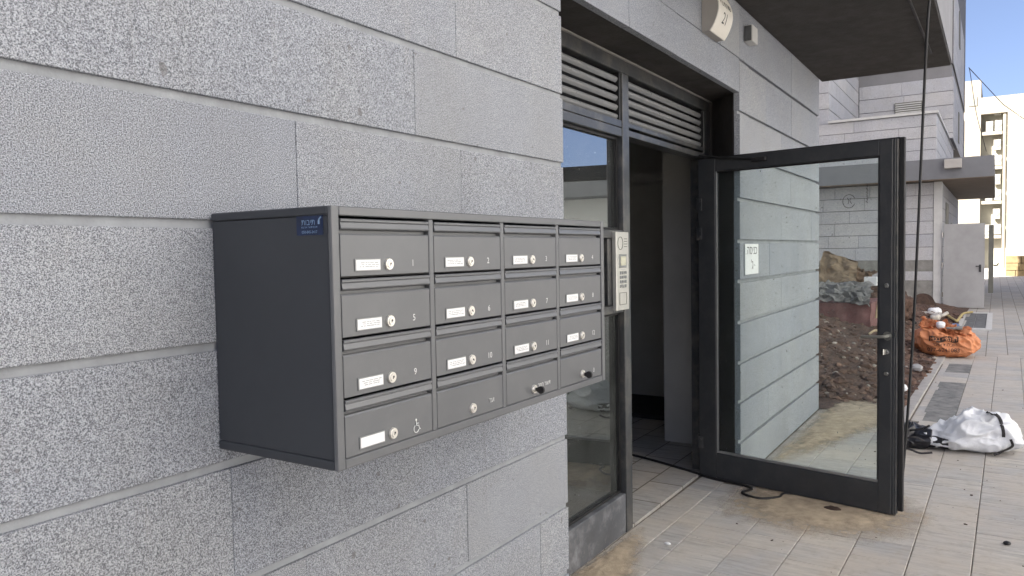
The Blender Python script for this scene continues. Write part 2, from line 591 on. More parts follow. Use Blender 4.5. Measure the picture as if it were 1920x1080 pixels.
lv = [.02, .304, .578, .856, 1.135, 1.405, 1.675, 1.944, 2.214, 2.535, 2.86, 3.25]
jl = [[1.2, 2.0], [1.45, 2.43], [.35, 1.283, 1.967], [1.071], [1.9], [.3, 1.7], [.1, 1.291, 1.97], [.4, 1.745], [.2, 1.957], [1.1], [.3, 1.6]]
for i in range(len(jl)):
    jl[i] = jl[i] + [-.6 - .2 * (i % 3), -1.6 + .15 * (i % 2)]
stones(fac, (0, 0, 0), (1, 0, 0), (0, -1, 0), -3.0, 2.653, lv, jl, M['granite'])
rest = NB()
box(rest, -12, -3.0, 0, .008, .02, 3.25)
put('stone_panel', rest, M['granite'], fac)
# right of the door
lr = [.01, .288, .560, .830, 1.105, 1.383, 1.655, 1.936, 2.222, 2.517, 2.858, 3.25]
jr = [[6.2], [5.9, 7.0], [6.3], [5.75, 6.9], [6.35, 7.43], [5.9, 7.43], [6.27, 7.43], [6.27, 7.43], [6.27, 7.43], [5.75, 6.63], [6.63, 7.45]]
jr = [[6.35, 7.4], [5.85, 6.9], [6.27, 7.43], [5.75, 6.75], [6.27, 7.43], [5.9, 6.9], [6.27, 7.43], [5.7, 6.6], [6.27, 7.43], [5.8, 6.63, 7.33], [6.63, 7.45]]
stones(fac, (0, 0, 0), (1, 0, 0), (0, -1, 0), 5.112, 7.80, lr, jr, M['granite'], gap=.025)
# end of the wall facing the bed
stones(fac, (7.80, .05, 0), (0, 1, 0), (1, 0, 0), -.008, 3.0, lr, auto_joints(lr, 0, 3, .7, 1.2, 3), M['granite'], depth=.03)
# lintel courses over the opening
stones(fac, (0, 0, 0), (1, 0, 0), (0, -1, 0), 2.656, 5.109, [2.632, 2.858, 3.25], [[3.31, 3.92], [3.6, 4.7]], M['granite'], gap=.004, vgap=.004)
# dark reveals of the opening
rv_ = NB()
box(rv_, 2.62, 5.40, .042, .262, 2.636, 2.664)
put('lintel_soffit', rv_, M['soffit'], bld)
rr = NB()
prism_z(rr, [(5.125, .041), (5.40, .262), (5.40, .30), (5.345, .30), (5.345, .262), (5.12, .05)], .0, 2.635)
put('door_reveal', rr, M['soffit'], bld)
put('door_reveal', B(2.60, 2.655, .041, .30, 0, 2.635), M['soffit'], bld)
# balcony slab over the entrance
can = NB()
box(can, 3.3, 7.93, -1.10, -.006, 3.222, 4.35)
put('canopy', can, M['fascia'], bld)
canopy = bld.children[-1] if bld.children[-1].name.startswith('canopy') else [o for o in bld.children if o.name.startswith('canopy')][0]
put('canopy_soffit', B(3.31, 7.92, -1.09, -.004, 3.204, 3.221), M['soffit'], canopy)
gr = NB()
tube(gr, [(4.2, -.93, 3.202), (5.2, -.95, 3.200), (7.3, -.975, 3.199)], .009, 6)
put('soffit_cable', gr, M['black'], canopy)
# entrance hall
hall = NB()
box(hall, 2.0, 7.6, .30, 5.0, -.05, .010)
put('hall_floor', hall, M['paver_far'], bld)
hw = NB()
box(hw, 5.89, 7.55, .32, .85, .012, 2.80)
box(hw, 7.50, 7.59, .86, 4.98, .012, 2.80)
box(hw, 2.02, 7.49, 4.85, 4.98, .012, 2.80)
box(hw, 2.02, 2.12, .32, 4.84, .012, 2.80)
box(hw, 2.13, 5.35, .70, .84, 2.45, 2.80)
put('hall_wall', hw, M['interior'], bld)
put('hall_ceiling', B(2.0, 7.6, .27, 5.0, 2.81, 2.95), M['interior'], bld)
put('hall_beam', B(7.1, 7.48, 1.0, 4.6, 2.28, 2.36), M['interior'], bld)
put('hall_floor_shade', B(6.6, 7.49, .9, 4.8, .011, .05), M['interior_dark'], bld)  # black slab standing in for the unlit far end of the hall floor

# ------------------------------------------------------------------ entrance frame with louvres and sidelight
F = .28
ent = thing('louvred_entrance', 'anthracite metal entrance surround with louvres and narrow sidelight, set back in the stone wall', 'entrance', (3.9, .3, 0))
def efp(name, *a, bev=.003, m='frame_paint'):
    return put(name, B(*a, bev), M[m], ent)
efp('top_rail', 2.66, 5.34, F, F + .10, 2.562, 2.634)
efp('top_ledge', 2.66, 5.34, F - .016, F + .02, 2.6345, 2.66, m='kerb')
efp('jamb', 2.66, 2.73, F, F + .10, .012, 2.561)
efp('jamb', 5.215, 5.34, F, F + .10, .012, 2.561)
mu = efp('mullion', 3.84, 3.925, F - .004, F + .105, .012, 2.560)
for z0, z1 in ((2.214, 2.262), (2.264, 2.303)):
    efp('transom', 2.732, 3.838, F, F + .09, z0, z1)
    efp('transom', 3.927, 5.213, F, F + .09, z0 + .012, z1)
efp('sill_rail', 2.732, 3.838, F, F + .09, .014, .236, m='sill_paint')
efp('panel_rail', 2.732, 3.838, F, F + .09, 1.660, 1.705)
efp('panel_rail', 2.732, 3.838, F + .001, F + .09, 1.252, 1.296)
efp('infill_panel', 3.655, 3.838, F + .006, F + .08, 1.298, 1.658)
efp('infill_panel', 2.732, 3.610, F + .006, F + .08, 1.298, 1.658)
efp('recess_strip', 3.611, 3.654, F + .045, F + .08, 1.298, 1.658, m='black')
for z0, z1 in ((1.707, 2.212), (.238, 1.250)):
    g = put('sidelight_glass', B(2.74, 3.83, F + .046, F + .052, z0, z1), M['glass_side' if z0 > 1 else 'glass_low'], ent)
    bd = NB()
    box(bd, 3.822, 3.838, F + .028, F + .045, z0, z1)
    box(bd, 2.732, 3.821, F + .028, F + .045, z0, z0 + .012)
    box(bd, 2.732, 3.821, F + .028, F + .045, z1 - .012, z1)
    put('glazing_bead', bd, M['black'], ent)
lb = B(2.732, 3.838, F + .095, F + .10, 2.304, 2.561)
box(lb, 3.927, 5.213, F + .095, F + .10, 2.304, 2.561)
put('louvre_back', lb, M['black'], ent)  # black sheet standing in for the darkness of the hall behind
for x0, x1 in ((2.735, 3.812), (3.952, 5.190)):
    side = NB()
    box(side, x1 + .001, x1 + .022, F + .004, F + .094, 2.305, 2.56)
    put('louvre_side', side, M['black'], ent)
    for k in range(5):
        zt = 2.548 - k * .0505
        bm = NB()
        pts = []
        n = 9
        for i in range(n):
            a = R(72 - 118 * i / (n - 1))
            pts.append((F + .050 - .040 * math.cos(a), zt - .023 + .021 * math.sin(a)))
        pts2 = [(y + .003, z - .0035) for y, z in reversed(pts)]
        prism_x(bm, pts + pts2, x0, x1)
        put('louvre_slat', bm, M['louvre_paint'], ent, smooth=False)

# ------------------------------------------------------------------ open door
HX, HY = 5.106, .287
door = thing('glass_door', 'open dark metal framed glass door swung out over the pavement', 'door', (HX, HY, 0), rotz=R(-100.73))
def dp(name, *a, bev=.003, m='door_paint', lab=None):
    return put(name, B(*a, bev), M[m], door, local=True, label=lab)
dp('stile', .0, .128, 0, .055, .012, 2.207)
st2 = dp('stile', 1.180, 1.252, 0, .055, .012, 2.207)
dp('rail', .129, 1.179, 0, .055, 2.118, 2.207)
dp('rail', .129, 1.179, 0, .055, .012, .186)
ed = NB()
box(ed, 1.2525, 1.266, .006, .050, .012, 2.207, .002)
put('edge_profile', ed, M['door_paint'], door, local=True)
ed = NB()
box(ed, 1.267, 1.276, .014, .050, .012, 2.207, .002)
put('edge_profile', ed, M['frame_paint'], door, local=True)
dp('rebate_lip', 1.2765, 1.306, .036, .062, .03, 2.217, m='black')
dp('rebate_lip', -.01, 1.276, .056, .064, 2.190, 2.222, m='black')
dp('door_pane', .131, 1.177, .026, .031, .188, 2.116, bev=0, m='glass_door')
dp('glazing_bead', .129, .137, .008, .024, .187, 2.117, m='bead', bev=.001)
dp('glazing_bead', .138, 1.177, .008, .024, .187, .203, m='bead', bev=.002)
dp('glazing_bead', .138, 1.177, .008, .024, 2.108, 2.117, m='black', bev=.001)
dp('glazing_bead', 1.170, 1.179, .008, .024, .204, 2.107, m='door_paint', bev=.001)
h = NB()
cyl(h, (1.232, -.001, 1.068), (1.232, -.012, 1.068), .026, n=24)
hh = put('handle_rosette', h, M['steel'], door, local=True, smooth=False)
h = NB()
tube(h, spline([(1.232, -.010, 1.068), (1.232, -.040, 1.068), (1.222, -.055, 1.067), (1.18, -.058, 1.064), (1.10, -.056, 1.060)], 5), .0095, 10)
put('lever', h, M['ac_dark'], hh, local=True, smooth=True)
for z, r in ((1.362, .014), (.972, .017), (.846, .014)):
    h = NB()
    cyl(h, (1.226, -.001, z), (1.226, -.009, z), r, n=20)
    cyl(h, (1.226, -.009, z), (1.226, -.014, z), r * .6, n=16)
    if z == .972:
        box(h, 1.205, 1.219, -.030, -.012, z - .016, z + .020, .003)
    put('lock_cylinder', h, M['steel'], door, local=True)
put('strike_plate', B(1.268, 1.2755, .0005, .013, 1.06, 1.10), M['steel'], door, local=True)
for z in (1.90, 1.70, .245):
    h = NB()
    cyl(h, (-.012, .02, z - .05), (-.012, .02, z + .05), .011, n=12)
    box(h, -.012, .03, -.004, -.0005, z - .04, z + .04, .001)
    for dz in (-.02, .02):
        cyl(h, (.012, -.0045, z + dz), (.012, -.008, z + dz), .006, n=10)
    put('hinge', h, M['frame_paint'], door, local=True)
h = NB()
tube(h, [(.02, -.012, 2.235), (.16, -.016, 2.205), (.47, -.016, 2.168)], .008, 8)
box(h, .40, .50, -.03, -.001, 2.155, 2.180, .004)
put('closer_arm', h, M['black'], door, local=True)
# marker writing on the pane (circle with a letter, and a vertical scribble)
h = NB()
def loc2(s, z):
    return Vector((s, .0248, z))
tube(h, [loc2(1.00 + .036 * math.cos(a * .21), 1.865 + .04 * math.sin(a * .21)) for a in range(2, 29)], .0016, 5)
tube(h, [loc2(.99, 1.885), loc2(1.0, 1.87), loc2(.996, 1.85)], .0016, 5)
tube(h, [loc2(1.012, 1.885), loc2(1.005, 1.868), loc2(1.016, 1.848)], .0016, 5)
for i in range(9):
    z = 1.965 - i * .013
    tube(h, [loc2(1.098 + .004 * (i % 2), z), loc2(1.112 - .005 * ((i * 7) % 3), z - .004), loc2(1.102 + .003 * (i % 3), z - .011)], .0017, 5)
put('marker_writing', h, M['ink'], door, local=True)

# ------------------------------------------------------------------ mailbox bank
YB = -.372
mb = thing('mailbox_bank', 'grey metal bank of sixteen mailboxes hung on the granite wall', 'mailboxes', (1.64, -.19, 1.167))
X0, X1, Z0, Z1 = 1.042, 2.239, 1.167, 1.688
def mp(name, bm, m='box_paint', par=None, **k):
    return put(name, bm, M[m], par or mb, **k)
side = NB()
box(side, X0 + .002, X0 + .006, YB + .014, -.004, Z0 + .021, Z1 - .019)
sidep = mp('side_panel', side, 'box_side_shade')
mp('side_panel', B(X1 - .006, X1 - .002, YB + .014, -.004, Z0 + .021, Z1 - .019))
mp('top_cap', B(X0 - .002, X1 + .002, YB + .012, -.003, Z1 - .018, Z1, .005, 3), 'box_side_shade')
mp('bottom_cap', B(X0 - .001, X1 + .001, YB + .012, -.003, Z0, Z0 + .020, .004, 2), 'box_side_shade')
mp('back_panel', B(X0 + .007, X1 - .007, -.012, -.006, Z0 + .021, Z1 - .019), 'black')
mp('face_post', B(X0 - .001, X0 + .019, YB, YB + .0115, Z0, Z1, .0035, 2))
mp('face_post', B(X1 - .019, X1 + .001, YB, YB + .0115, Z0, Z1, .0035, 2))
mp('top_bar', B(X0 + .0195, X1 - .0195, YB + .0006, YB + .0115, Z1 - .019, Z1 - .0005, .002))
mp('bottom_bar', B(X0 + .0195, X1 - .0195, YB + .0006, YB + .0115, Z0 + .0005, Z0 + .020, .002))
CX = [(1.0625 + .2925 * c, 1.0625 + .2925 * c + .275) for c in range(4)]
for c in range(3):
    mp('divider', B(CX[c][1] + .0008, CX[c + 1][0] - .0008, YB + .001, YB + .30, Z0 + .0205, Z1 - .0195, .0015))
ZT = 1.668
shelf = NB()
for k in range(1, 4):
    z = ZT - .12 * k
    for (l, r) in CX:
        box(shelf, l, r, YB + .012, YB + .30, z - .0015, z + .0015)
mp('shelf', shelf, 'black')
# shared meshes for the repeated pieces (built about their own origin: left end, row top, face plane)
def shared(bm, name, m):
    me = bpy.data.meshes.new(name)
    bm.normal_update()
    bm.to_mesh(me)
    bm.free()
    me.materials.append(M[m])
    return me
Wd = .275
pan = NB()
prism_x(pan, [(.0015, -.1185), (.0015, -.0375), (.004, -.0340), (.0125, -.0335), (.0125, -.0355), (.006, -.0385), (.006, -.1185)], .0012, Wd - .0012)
bmesh.ops.bevel(pan, geom=[e for e in pan.edges if abs(e.verts[0].co.x - e.verts[1].co.x) < 1e-6 and e.verts[0].co.y < .002 and e.verts[1].co.y < .002], offset=.001, segments=1, affect='EDGES')
me_pan = shared(pan, 'mailbox_door', 'box_paint')
fl = NB()
prism_x(fl, [(.004, -.0042), (.0002, -.0050), (-.0008, -.0065), (-.0008, -.0098), (.0022, -.0110), (.0012, -.0125), (-.0010, -.0225), (-.0004, -.0245), (.0020, -.0262), (.0120, -.0270), (.0120, -.0250), (.0040, -.0230), (.006, -.0042)], .002, Wd - .002)
box(fl, .003, Wd - .003, .0135, .0150, -.046, -.0275)
me_fl = shared(fl, 'mail_flap', 'box_paint')
pl = NB()
box(pl, .038, .113, -.0012, .0014, -.1095, -.0845, .0006)
me_pl = shared(pl, 'name_plate_holder', 'bead')
pp = B(.0405, .1105, -.0018, -.0013, -.1073, -.0867)
me_pp = shared(pp, 'name_card', 'white')
rv2 = random.Random(3)
me_lns = []
for q in range(6):
    ln = NB()
    for dz in (-.0925, -.0965, -.1005):
        xq = .046 + rv2.uniform(0, .01)
        while xq < .098:
            wq = rv2.uniform(.003, .012)
            box(ln, xq, min(xq + wq, .106), -.0022, -.0019, dz - .0005 - rv2.random() * .0004, dz + .0005)
            xq += wq + rv2.uniform(.0015, .004)
    me_lns.append(shared(ln, 'card_print', 'bead'))
lk = NB()
cyl(lk, (.1385, .001, -.097), (.1385, -.0035, -.097), .0125, .0115, 24)
cyl(lk, (.1385, -.0035, -.097), (.1385, -.0055, -.097), .0085, .0078, 20)
me_lk = shared(lk, 'cam_lock', 'chrome')
kh = NB()
cyl(kh, (.1385, -.0056, -.0955), (.1385, -.0060, -.0955), .0024, n=10)
box(kh, .1377, .1393, -.0060, -.0056, -.1005, -.0955)
me_khs = []
for q in range(4):
    k2 = kh.copy()
    k2.transform(Matrix.Translation((.1385, 0, -.097)) @ Matrix.Rotation(rv2.uniform(-1.2, 1.2), 4, 'Y') @ Matrix.Translation((-.1385, 0, .097)))
    me_khs.append(shared(k2, 'keyhole', 'ink'))
kh.free()
ky = NB()
box(ky, .1350, .1420, -.022, -.0058, -.104, -.092, .003, 2)
cyl(ky, (.1350, -.022, -.098), (.1420, -.022, -.098), .0105, n=16)
me_ky = shared(ky, 'key', 'black')
NUM = [['1', '2', '3', '4'], ['5', '6', '7', '8'], ['9', '10', '11', '12'], [None, HEB('ועד'), HEB('דואר חוזר'), '0']]
def sub(name, me, par, x, z, y=YB):
    o = bpy.data.objects.new(name, me)
    COL.objects.link(o)
    o.location = (x, y, z)
    o.parent = par
    o.matrix_parent_inverse = LOC[par].inverted()
    LOC[o] = Matrix.Translation((x, y, z))
    return o
for k in range(4):
    for c in range(4):
        x, z = CX[c][0], ZT - .12 * k
        sub('mail_flap', me_fl, mb, x, z)
        d = sub('mailbox_door', me_pan, mb, x, z + random.uniform(-.0004, .0004))
        if not (k == 3 and c > 0):
            sub('name_plate', me_pl, d, x, z)
            sub('name_card', me_pp, d, x, z)
            if k != 3:
                sub('card_print', rv2.choice(me_lns), d, x, z)
        if k == 3 and c in (2, 3):
            sub('cam_lock', me_lk, d, x, z)
            sub('key', me_ky, d, x, z)
        else:
            sub('cam_lock', me_lk, d, x, z)
            sub('keyhole', rv2.choice(me_khs), d, x, z)
        s = NUM[k][c]
        if s and s.isdigit():
            me = text_mesh(s, .0205, FY(x + .218, YB + .0010, z - .0965))
            put('number', me, M['print'], d)
        elif s:
            me = text_mesh(s, .0175, FY(x + (.222 if c == 1 else .196), YB + .0010, z - .0915))
            put('lettering', me, M['print'], d)
        else:
            b_ = NB()
            yy = YB - .0004
            cx_, cz_ = x + .217, z - .100
            cyl(b_, (cx_ - .002, yy + .0008, cz_ + .0165), (cx_ - .002, yy, cz_ + .0165), .0026, n=10)
            P = lambda a, e: (cx_ + a, yy, cz_ + e)
            tube(b_, [P(-.002, .013), P(-.001, .004), P(.006, .003), P(.009, -.006), P(.012, -.005)], .0011, 6)
            tube(b_, [P(-.0015, .0085), P(.006, .008)], .0009, 6)
            tube(b_, [P(-.002 + .0085 * math.cos(t), -.003 + .0085 * math.sin(t)) for t in [R(120 + 14 * i) for i in range(17)]], .0010, 6)
            put('wheelchair_symbol', b_, M['print'], d)
        d['label'] = {0: '', 1: '', 2: '', 3: ''}[k] or ('mailbox door numbered ' + s if s and s.isdigit() and k < 3 else
                      {0: 'mailbox door with wheelchair symbol', 1: 'mailbox door with Hebrew committee lettering', 2: 'mailbox door with key and Hebrew lettering', 3: 'mailbox door with key and one mark'}[c])
stk = put('sticker', B(X0 + .0008, X0 + .0018, -.346, -.272, 1.632, 1.671), M['sticker'], mb)
tx = X0 + .0002
put('sticker_print', text_mesh(HEB('תיבות'), .0165, FX(tx, -.306, 1.657)), M['sticker_print'], stk)
put('sticker_print', text_mesh(HEB('תיבות דואר וארונות'), .0058, FX(tx, -.309, 1.6475)), M['sticker_print'], stk)
put('sticker_print', text_mesh('050-845-3417', .0078, FX(tx, -.309, 1.638)), M['sticker_print'], stk)
lg = NB()
box(lg, tx - .0002, tx, -.338, -.333, 1.653, 1.660)
tube(lg, [(tx, -.3355, 1.660), (tx, -.338, 1.664), (tx, -.342, 1.667)], .0016, 5)
put('sticker_logo', lg, M['sticker_print'], stk)

# ------------------------------------------------------------------ intercom
ic = thing('intercom_panel', 'slim silver intercom panel with keypad beside the sidelight', 'intercom', (3.78, F, 1.47))
YI = F - .022
ipl = put('plate', B(3.700, 3.862, YI, F + .004, 1.268, 1.694, .003), M['silver'], ic)
h = NB()
for i in range(24):
    a, b_ = R(15 * i), R(15 * i + 13)
    tube(h, [(3.752 + .032 * math.cos(a), YI - .0006, 1.632 + .034 * math.sin(a)), (3.752 + .032 * math.cos(b_), YI - .0006, 1.632 + .034 * math.sin(b_))], .0016, 5)
put('speaker_ring', h, M['ac_dark'], ic)
h = NB()
for i in range(4):
    box(h, 3.80, 3.84, YI - .001, YI - .0002, 1.612 + i * .014, 1.616 + i * .014)
put('speaker_slot', h, M['ac_dark'], ic)
put('display_frame', B(3.735, 3.828, YI - .003, YI - .0004, 1.500, 1.572, .001), M['bead'], ic)
put('display', B(3.748, 3.815, YI - .0045, YI - .0032, 1.512, 1.560), M['display'], ic)
for rr_ in range(4):
    for cc in range(3):
        put('keypad_button', B(3.742 + cc * .031, 3.764 + cc * .031, YI - .004, YI - .0004, 1.464 - rr_ * .024, 1.480 - rr_ * .024, .001), M['bead'], ic)
h = NB()
for a in ((3.735, 3.828, 1.362, 1.365), (3.735, 3.828, 1.298, 1.301), (3.735, 3.738, 1.302, 1.361), (3.825, 3.828, 1.302, 1.361)):
    box(h, a[0], a[1], YI - .002, YI - .0004, a[2], a[3])
put('card_reader', h, M['ac_dark'], ic)

# ------------------------------------------------------------------ signs and sensor on the wall
sg = thing('house_number_sign', 'pale bowed house number sign reading 21 high on the wall above the door', 'sign', (4.47, -.05, 2.85))
SZ0, SZ1 = 2.85, 3.115
def bow(z):
    a = max(0, min(1, (z - SZ0) / (SZ1 - SZ0)))
    return -.046 - .052 * math.sin(a * math.pi) ** .9
zs = [SZ0 + (SZ1 - SZ0) * i / 14 for i in range(15)]
bm = NB()
prism_x(bm, [(-.001, SZ0)] + [(bow(z) + .001, z) for z in zs] + [(-.001, SZ1)], 4.345, 4.605)
put('sign_housing', bm, M['sign_body'], sg)
bm = NB()
prism_x(bm, [(bow(z), z) for z in zs] + [(bow(z) - .006, z) for z in reversed(zs)], 4.340, 4.610)
sf = put('sign_face', bm, M['sign_white'], sg)
def bowed(me):
    densify(me)
    for v in me.vertices:
        v.co.y = bow(v.co.z) - .0072
    return me
put('number', bowed(text_mesh('21', .088, FY(4.475, -.15, 2.935), sx=1.05)), M['ink'], sf)
put('lettering', bowed(text_mesh(HEB('שדרות נוף'), .052, FY(4.475, -.15, 3.015), sx=.95)), M['ink'], sf)

es = thing('entrance_sign', 'small white square sign with Hebrew lettering on the stone wall behind the door glass', 'sign', (5.37, 0, 1.52))
ep = put('sign_plate', B(5.205, 5.545, -.008, -.0015, 1.412, 1.624, .001), M['white'], es)
put('lettering', text_mesh(HEB('כניסה'), .085, FY(5.375, -.0088, 1.578), sx=1.25), M['ink'], ep)
put('lettering', text_mesh(HEB("ג'"), .095, FY(5.375, -.0088, 1.475), sx=1.2), M['ink'], ep)

sn = thing('wall_sensor', 'small grey sensor box on the wall just under the dark soffit', 'sensor', (5.2, 0, 3.0))
put('sensor_base', B(5.215, 5.35, -.058, -.0015, 2.985, 3.095, .005, 2), M['trim'], sn)
put('sensor_side_shade', B(5.2095, 5.2145, -.052, -.006, 2.99, 3.09, .002), M['cover'], sn)  # dark sheet on the side face, painting in that side's shade

# ------------------------------------------------------------------ cables
cb = NB()
pts = spline([(5.55, -1.125, 4.4), (5.55, -1.118, 3.6), (5.5, -1.08, 3.13), (5.5, -1.06, 2.71), (5.5, -1.03, 1.8), (5.5, -1.0, .97), (5.48, -.965, .32), (5.40, -.95, .06), (5.25, -.93, .012), (5.08, -.80, .010), (5.02, -.55, .010), (4.98, -.33, .010), (4.88, -.30, .010), (4.80, -.20, .010), (4.86, -.08, .010), (4.97, -.11, .010), (5.03, -.02, .010), (5.07, .18, .010), (5.16, .42, .018), (5.28, .72, .018), (5.36, .98, .018), (5.5, 1.5, .018)], 10)
tube(cb, pts, .0085, 8)
cable = put('hanging_cable', cb, M['black'], smooth=True)
tag(cable, 'black cable hanging from the canopy and running under the open door', 'cable')
ow = NB()
tube(ow, [(25.5, -.74, 6.65), (30, -1.6, 6.2), (40, -3.4, 6.1)], .012, 5)
wr = put('overhead_wire', ow, M['ink'])
tag(wr, 'thin wire crossing the sky from the far building to the right', 'wire')
ow = NB()
tube(ow, spline([(26.5, -.72, 6.85), (26.6, -.76, 6.6), (27.5, -.90, 5.6), (29, -1.15, 4.6)], 6), .010, 5)
wr = put('overhead_wire', ow, M['ink'])
tag(wr, 'thin wire drooping down beside the far tower corner', 'wire')

# ------------------------------------------------------------------ far grey building
fb = thing('far_grey_building', 'grey stone building with projecting canopy across the soil bed', 'building', (26, 2, 0))
f = NB()
box(f, 22.02, 31.8, -.27, 9, 0, 3.20)
gw = put('ground_floor_wall', f, M['mortar_far'], fb)
lvf = [1.55 + .333 * i for i in range(5)] + [3.2]
lvf = [1.22, 1.56, 1.89, 2.22, 2.55, 2.88, 3.2]
stones(gw, (22.0, 0, 0), (0, 1, 0), (-1, 0, 0), -.10, 5.2, lvf, auto_joints(lvf, -.1, 5.2, .7, 1.2, 11), M['granite_far'], gap=.012, vgap=.006, depth=.03, bev=.006)
stones(gw, (22.0, 0, 0), (0, 1, 0), (-1, 0, 0), -.10, 5.2, [.70, .94], [[.4, 1.5, 2.7]], M['granite_far'], gap=.01, vgap=.006, depth=.03, bev=.006)
put('corner_trim', B(21.985, 22.20, -.285, -.105, .0, 3.2), M['trim'], gw)
put('unfinished_base', B(22.005, 22.019, -.10, 5.2, .0, 1.22), M['concrete'], gw)
stones(gw, (0, -.285, 0), (1, 0, 0), (0, -1, 0), 22.21, 31.8, lvf + [], auto_joints(lvf, 22.2, 31.8, .9, 1.3, 5), M['granite_far'], gap=.012, vgap=.006, depth=.014, bev=.004)
stones(gw, (0, -.285, 0), (1, 0, 0), (0, -1, 0), 22.21, 31.8, [.0, .4, .8, 1.22], auto_joints([0, 0, 0, 0], 22.2, 31.8, .9, 1.3, 5), M['granite_far'], gap=.012, vgap=.006, depth=.014, bev=.004)
put('side_vent', B(23.6, 24.9, -.305, -.287, 2.0, 2.75), M['ac_dark'], fb)
put('side_doorway', B(26.3, 27.5, -.31, -.288, .0, 2.25), M['interior_dark'], fb)
cf = put('canopy', B(21.45, 31.4, -1.40, 9, 3.222, 3.72), M['fascia_far'], fb)
put('canopy_soffit', B(21.46, 31.39, -1.39, 8.9, 3.206, 3.221), M['brown_soffit'], cf)
put('canopy_light', B(21.30, 21.448, -.73, -.36, 3.46, 3.68, .01), M['pink_stone'], cf)
u = NB()
box(u, 22.05, 30.9, -.13, 9, 3.73, 4.93)
uw = put('terrace_wall', u, M['mortar_far'], fb)
lvu = [3.73, 4.03, 4.33, 4.63, 4.935]
stones(uw, (22.03, 0, 0), (0, 1, 0), (-1, 0, 0), -.15, 5, lvu, auto_joints(lvu, -.15, 5, 1.3, 2.2, 21), M['granite_far'], gap=.012, vgap=.006, depth=.02, bev=.005)
stones(uw, (0, -.15, 0), (1, 0, 0), (0, -1, 0), 22.06, 30.9, lvu, auto_joints(lvu, 22.06, 30.9, 1.3, 2.2, 22), M['granite_far'], gap=.012, vgap=.006, depth=.018, bev=.005)
cp = NB()
box(cp, 21.98, 22.20, -.19, 2.42, 4.937, 5.0)
box(cp, 22.201, 30.95, -.19, .0, 4.937, 5.0)
put('coping', cp, M['trim'], uw)
TX, TY, TE = 27.5, -.28, 2.30
tw = NB()
box(tw, TX + .05, 38, TY + .02, TE + .6, 4.94, 6.86)
box(tw, TX + .15, 38, TY + .10, TE + .5, 6.8605, 7.2495)
box(tw, TX + .05, 38, TY + .02, TE + .6, 7.25, 20)
tww = put('tower_wall', tw, M['mortar_far'], fb)
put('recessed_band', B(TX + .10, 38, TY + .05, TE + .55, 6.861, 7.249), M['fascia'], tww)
lvt = [4.94, 5.12, 5.555, 5.99, 6.425, 6.865]
stones(tww, (TX + .03, 0, 0), (0, 1, 0), (-1, 0, 0), TY, TE + .12, lvt, auto_joints(lvt, TY, TE + .12, 1.1, 1.9, 31), M['granite_far'], gap=.016, vgap=.006, depth=.02, bev=.005)
stones(tww, (0, TY, 0), (1, 0, 0), (0, -1, 0), TX + .06, 36, lvt, auto_joints(lvt, TX, 36, 1.6, 2.4, 32), M['granite_far'], gap=.016, vgap=.006, depth=.018, bev=.005)
lvs = [7.255 + .435 * i for i in range(7)]
stones(tww, (0, TY, 0), (1, 0, 0), (0, -1, 0), TX + .06, 36, lvs, auto_joints(lvs, TX, 36, 1.6, 2.4, 33), M['granite_far'], gap=.018, vgap=.006, depth=.018, bev=.005)
vn = put('wall_vent', B(TX - .02, TX + .028, .58, 1.36, 5.76, 6.20), M['ac_dark'], tww)
for i in range(6):
    put('vent_slat', B(TX - .045, TX - .021, .60, 1.34, 5.79 + i * .068, 5.82 + i * .068), M['trim'], vn)
put('slot_window', B(31.0, 31.7, TY - .03, TY - .003, 8.55, 9.75), M['ac_dark'], tww)
put('slot_window', B(31.0, 31.6, TY - .03, TY - .003, 5.2, 6.25), M['ac_dark'], tww)
# side wall of the wing behind the terrace
bw = put('bay_wall', B(22.25, TX + .04, 2.46, 4.5, 4.94, 9), M['mortar_far'], fb)
lvb = [4.94 + .435 * i for i in range(9)]
stones(bw, (0, 2.44, 0), (1, 0, 0), (0, -1, 0), 22.3, TX + .03, lvb, auto_joints(lvb, 22.3, TX, 2.0, 3.0, 41), M['granite_far'], gap=.016, vgap=.006, depth=.018, bev=.005)
stones(bw, (22.23, 0, 0), (0, 1, 0), (-1, 0, 0), 2.425, 4.5, lvb, auto_joints(lvb, 2.4, 4.5, 1.2, 1.6, 42), M['granite_far'], gap=.016, vgap=.006, depth=.018, bev=.005)

# grey door standing open in front of that building
gd = thing('metal_door', 'grey metal door standing open at the corner of the far building', 'door', (21.99, -.32, 0))
put('door_leaf', B(21.90, 21.96, -1.215, -.335, .03, 2.12, .006), M['grey_door'], gd)
h = NB()
tube(h, [(21.89, -1.12, 1.06), (21.84, -1.12, 1.06), (21.84, -1.03, 1.06)], .014, 8)
box(h, 21.885, 21.899, -1.145, -1.095, .92, 1.10, .004)
put('handle', h, M['ink'], gd)
for z in (.35, 1.1, 1.85):
    h = NB()
    cyl(h, (21.93, -.318, z - .06), (21.93, -.318, z + .06), .018, n=10)
    put('hinge', h, M['steel'], gd)
g2 = thing('dark_door', 'narrow dark door edge seen just behind the open grey metal door', 'door', (23.2, -1.35, 0))
put('door_leaf', B(23.2, 24.0, -1.395, -1.285, .33, 2.10, .006), M['ac_dark'], g2)
h = NB()
tube(h, [(23.25, -1.40, 1.05), (23.25, -1.48, 1.05), (23.4, -1.50, 1.09)], .02, 6)
put('handle', h, M['ink'], g2)

